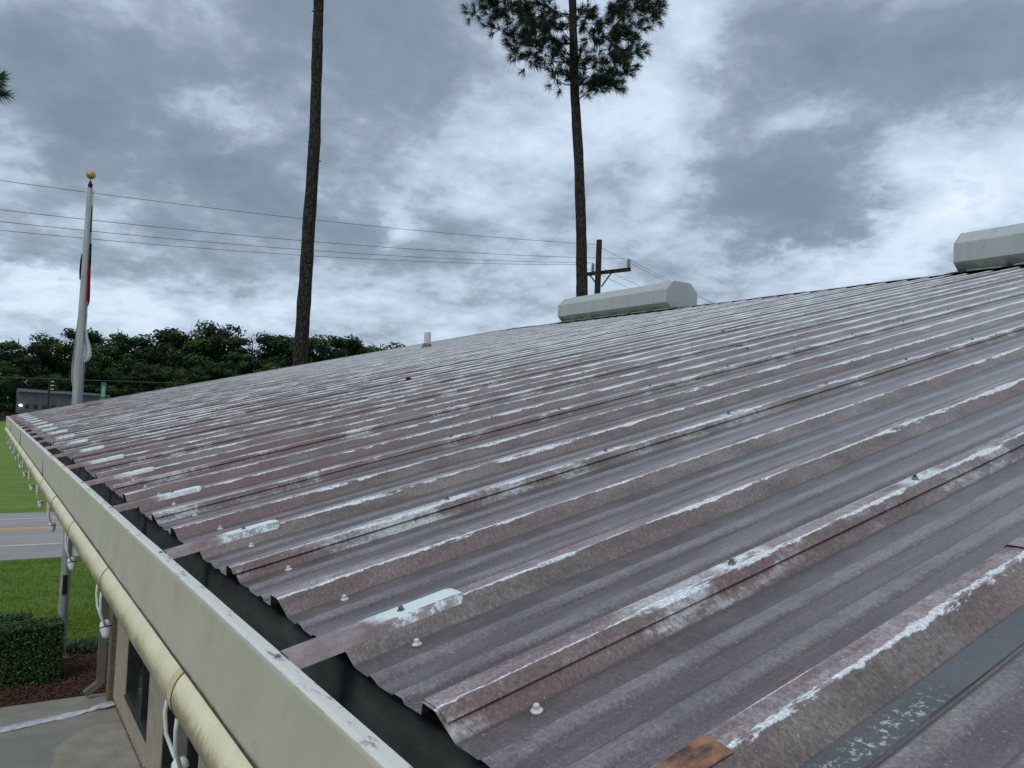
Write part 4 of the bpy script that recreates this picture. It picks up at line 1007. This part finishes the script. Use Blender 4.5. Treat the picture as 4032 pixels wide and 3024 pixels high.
for kind, ns in (('pine', 3), ('leafy', 5)):
    for s in range(ns):
        o = crown_mb(kind, 40 + s + (100 if kind == 'pine' else 0)).build('crown', M_fleaf[s % 2]); meshes[(kind, s)] = o.data; bpy.data.objects.remove(o)
tm = MB(); tm.tube([(0, 0, 0), (0.15, 0.1, 9), (0, 0, 18.6)], [0.32, 0.24, 0.06], 7)
for q in range(7): a = q * 2.3; tm.tube([(0.1, 0.05, 10 + q * 1.2), (2.4 * math.cos(a), 2.4 * math.sin(a), 12 + q * 1.15)], [0.10, 0.03], 5)
o = tm.build('trunk', M_ftrunk); tmesh = o.data; bpy.data.objects.remove(o)
def far_tree(az, D, top, kind, s, label, group='trees of the far tree line', wscale=1.0, mt=None):
    top += 1.4; x, y = CAM.x + D * math.cos(az), CAM.y - D * math.sin(az); k = (top - G) / 20.3
    t_ = thing('pine_tree' if kind == 'pine' else 'leafy_tree', label, 'tree', (x, y, G), group)
    t_.rotation_euler = (0, 0, rnd.uniform(0, 6.28)); t_.scale = (k * wscale, k * wscale, k)
    for nm, me in (('crown', meshes[(kind, s)]), ('trunk', tmesh)):
        if mt is not None and nm == 'crown': me = me.copy(); me.materials[0] = mt
        o = bpy.data.objects.new(nm, me); COL.objects.link(o); o.parent = t_
prof = [(0.6, 11.1, 'leafy'), (1.6, 14.8, 'pine'), (2.6, 12.8, 'leafy'), (3.1, 15.8, 'leafy'), (4.15, 15.7, 'pine'), (5.4, 17.4, 'leafy'), (6.2, 15.6, 'leafy'), (7.25, 19.7, 'pine'), (8.45, 17.6, 'leafy'),
        (9.6, 20.3, 'leafy'), (10.6, 19.2, 'leafy'), (11.9, 19.6, 'leafy'), (13.2, 21.6, 'leafy'), (14.4, 20.6, 'pine'), (15.4, 18.5, 'leafy'), (16.6, 20.6, 'leafy'), (17.8, 20.6, 'leafy'),
        (18.6, 19.0, 'leafy'), (19.7, 20.3, 'leafy'), (21.0, 19.9, 'leafy'), (22.0, 20.4, 'leafy'), (22.9, 18.4, 'leafy'), (24.1, 20.3, 'pine'), (25.4, 19.9, 'leafy'), (26.8, 19.0, 'leafy')]
flab = ['low tree at the left edge of the tree line', 'open crowned pine at the left end of the tree line with sky showing through', 'tree left of the flagpole between two taller crowns', 'rounded tree just left of the flagpole',
        'tree top right beside the flagpole', 'tree with two bumps right of the white flag', 'low gap tree between the first two high crowns right of the flagpole', 'open pine with ragged top right of the flagpole', 'dense tree right of the ragged pine',
        'broad high tree between flagpole and bare trunk', 'tree just left of the highest crown cluster', 'dark tree below the tree line crest', 'highest crown of the tree line, midway from flagpole to bare trunk', 'loose pine on the right slope of the highest crown',
        'lower tree after the highest crown', 'wide crown left of the bare trunk', 'dense round tree left of the bare trunk', 'low tree directly left of the bare trunk', 'tree directly behind the bare trunk', 'broad tree directly right of the bare trunk',
        'tree with even top right of the bare trunk', 'short tree in the dip right of the bare trunk', 'thin open tree standing above the roof edge', 'small crown near the right end of the tree line', 'last small crown before the vent pipe']
for i, (az, top, kind) in enumerate(prof):
    far_tree(R(az + 0.9 - 0.9), 230 + rnd.uniform(-6, 6), top, kind, i % (3 if kind == 'pine' else 5), flab[i], wscale=1.2 if kind == 'leafy' else 1.15)
for i in range(44):
    az = -0.6 + i * 0.68 + rnd.uniform(-.3, .3)
    cap = min([p for a, p, _ in prof if abs(a - az) < 1.6] or [12])
    mt = M_fleaf[2] if i in (24, 3, 17) else None
    far_tree(R(az), 214 + rnd.uniform(-5, 5), min(cap * 0.55, 10.5) + rnd.uniform(-4.5, 1.5), 'leafy', (i * 3) % 5,
             'dark lower tree in the front row of the far tree line' if mt is None else ['olive green low tree showing above the middle of the roof edge', 'olive green low tree by the left edge', 'yellow green low tree among the darker ones'][(24, 3, 17).index(i)],
             wscale=1.4, mt=mt)
for i in range(34):
    az = 0.0 + i * 0.85 + rnd.uniform(-.3, .3); cap = min([p for a, p, _ in prof if abs(a - az) < 1.6] or [12])
    far_tree(R(az), 250 + rnd.uniform(-5, 5), cap * 0.84, 'leafy', (i * 2) % 5, 'dark tree in the back row of the far tree line', wscale=1.15)

# ------------------------------------------------------------------ far grey building, fence, posts
def wpt(az, D, z): return Vector((CAM.x + D * math.cos(R(az)), CAM.y - D * math.sin(R(az)), z))
fb = thing('grey_building', 'small dark grey metal building with five little windows behind the flagpole', 'building', (199, -6, G))
x0, y0, y1, y2 = 198.5, -5.75, -22.9, -27.4
def loc(mb): return reloc(mb, fb.location)
mb = MB(); zz = [(y0, 1.45), (y1, 1.25), (y2, -0.7)]
vs = [(x0, y, z) for y, z in zz] + [(x0 + 14, y, z + 0.8) for y, z in zz] + [(x0, y, G) for y, _ in zz] + [(x0 + 14, y, G) for y, _ in zz]
mb.add(vs, [(0, 1, 7, 6), (1, 2, 8, 7), (0, 1, 4, 3), (1, 2, 5, 4), (0, 3, 9, 6), (3, 4, 10, 9), (4, 5, 11, 10), (2, 5, 11, 8)]); loc(mb).build('wall', M_bgrey, fb)
mb = MB(); mb.obox((x0 - 0.15, (y0 + y1) / 2, 1.43), (0, (y0 - y1) / 2 + .4, 0.10), (0.4, 0, 0), (0, 0, 0.13)); loc(mb).build('eave', M_broof, fb)
for i in range(5):
    y = -7.4 - 1.62 * i; mb = MB(); mb.box((x0 - 0.06, y - 0.42, -2.15), (x0 - 0.01, y + 0.42, -1.25)); wf = loc(mb).build('window', M_frame, fb)
    mb = MB(); mb.box((x0 - 0.10, y - 0.30, -2.0), (x0 - 0.065, y + 0.05, -1.4)); loc(mb).build('pane', M_glass, wf)
lm = thing('wall_lamp', 'lit white lamp at the left end of the grey building', 'lamp', (x0 - 0.5, -6.3, -1.3))
mb = MB(); mb.lathe((0, 0, 0), (-0.3, 0.2, -1), [(0.08, 0), (0.30, 0.15), (0.34, 0.30), (0.2, 0.36)], 10); mb.build('glowing_head', M_lamp, lm)
mb = MB(); mb.box((0.0, -0.08, 0.02), (0.5, 0.08, 0.16)); mb.build('bracket', M_frame, lm)
fe = thing('board_fence', 'long dark board fence below the grey building across the lawn', 'fence', (185, 0, G))
mb = MB(); yy = 12.0
while yy > -60: mb.box((185 - 0.03, yy - 0.42, G), (185.03, yy, G + 1.62 + rnd.uniform(-.03, .03))); yy -= 0.45
reloc(mb, fe.location).build('boards', M_fence, fe)
mb = MB(); mb.box((184.9, -60, G + 1.64), (185.1, 12, G + 1.74)); reloc(mb, fe.location).build('top_rail', M_fence, fe)
tp = thing('utility_post', 'thin dark utility post with white insulators in front of the grey building', 'post', (130, -7.3, G))
mb = MB(); mb.tube([(0, 0, 0), (0, 0, 7.7)], 0.13, 8); mb.build('shaft', M_pole, tp)
for z in (6.2, 6.75, 7.3):
    mb = MB(); mb.tube([(0, -0.1, z), (0, -0.55, z + .03)], 0.07, 6); mb.build('insulator', M_lamp if False else M_white, tp)
gp = thing('green_sign_post', 'green and white banner post among the dark trees right of the flagpole', 'sign post', (120, -13.1, G))
mb = MB(); mb.box((-0.12, -0.30, 0), (0.12, 0.30, 7.25)); mb.build('post', M_green, gp)
mb = MB(); mb.box((-0.16, -0.16, 5.4), (-0.125, 0.20, 6.9)); mb.build('white_panel', M_insul, gp)
mb = MB(); mb.box((-0.16, -0.32, 7.26), (0.16, 0.32, 7.40)); mb.build('cap', M_green, gp)

# ------------------------------------------------------------------ debris on the roof
def debris(name, label, pts, rad, mt):
    mb = MB(); mb.tube(pts, rad, 5); tag(mb.build(name, mt), label, 'debris', None)
def on(x, s, h=0.004): return W(x, s, h)
xs = -RIB + 0.03
debris('pine_needle', 'brown dry needle lying against the nearest rib', [on(xs - .004, 0.30, -RH + 0.010), on(xs - 0.006, 0.335, -0.014), on(xs - 0.012, 0.36, -0.006)], [0.0006, 0.0013, 0.0006], M_rust)
debris('twig', 'thin reddish twig lying high on the roof near the right edge', [on(2.35, 3.5, -.012), on(2.50, 3.62, -0.004), on(2.60, 3.60, 0.0)], [.003, .004, .002], M_twigr)
debris('twig', 'forked dry twig lying upper right below the second ventilator', [on(3.6, 4.7, 0.004), on(3.75, 5.1, 0.006), on(3.7, 5.4, 0.004)], [.003, .004, .002], M_twigr)
mb = MB(); mb.lathe(W(5.45, 2.72, -0.02), (0.2, 0.6, 1), [(0.008, 0), (0.030, 0.006), (0.032, 0.018), (0.018, 0.03), (0.004, 0.034)], 9)
tag(mb.build('leaf_clump', M_mulch), 'small dark clump of debris caught between ribs in mid roof', 'debris')
debris('twig', 'short twig caught near the far end of the eave', [on(13.2, 0.85, 0), on(13.4, 0.98, 0.02), on(13.45, 1.2, 0.01)], [.005, .008, .004], M_twigr)
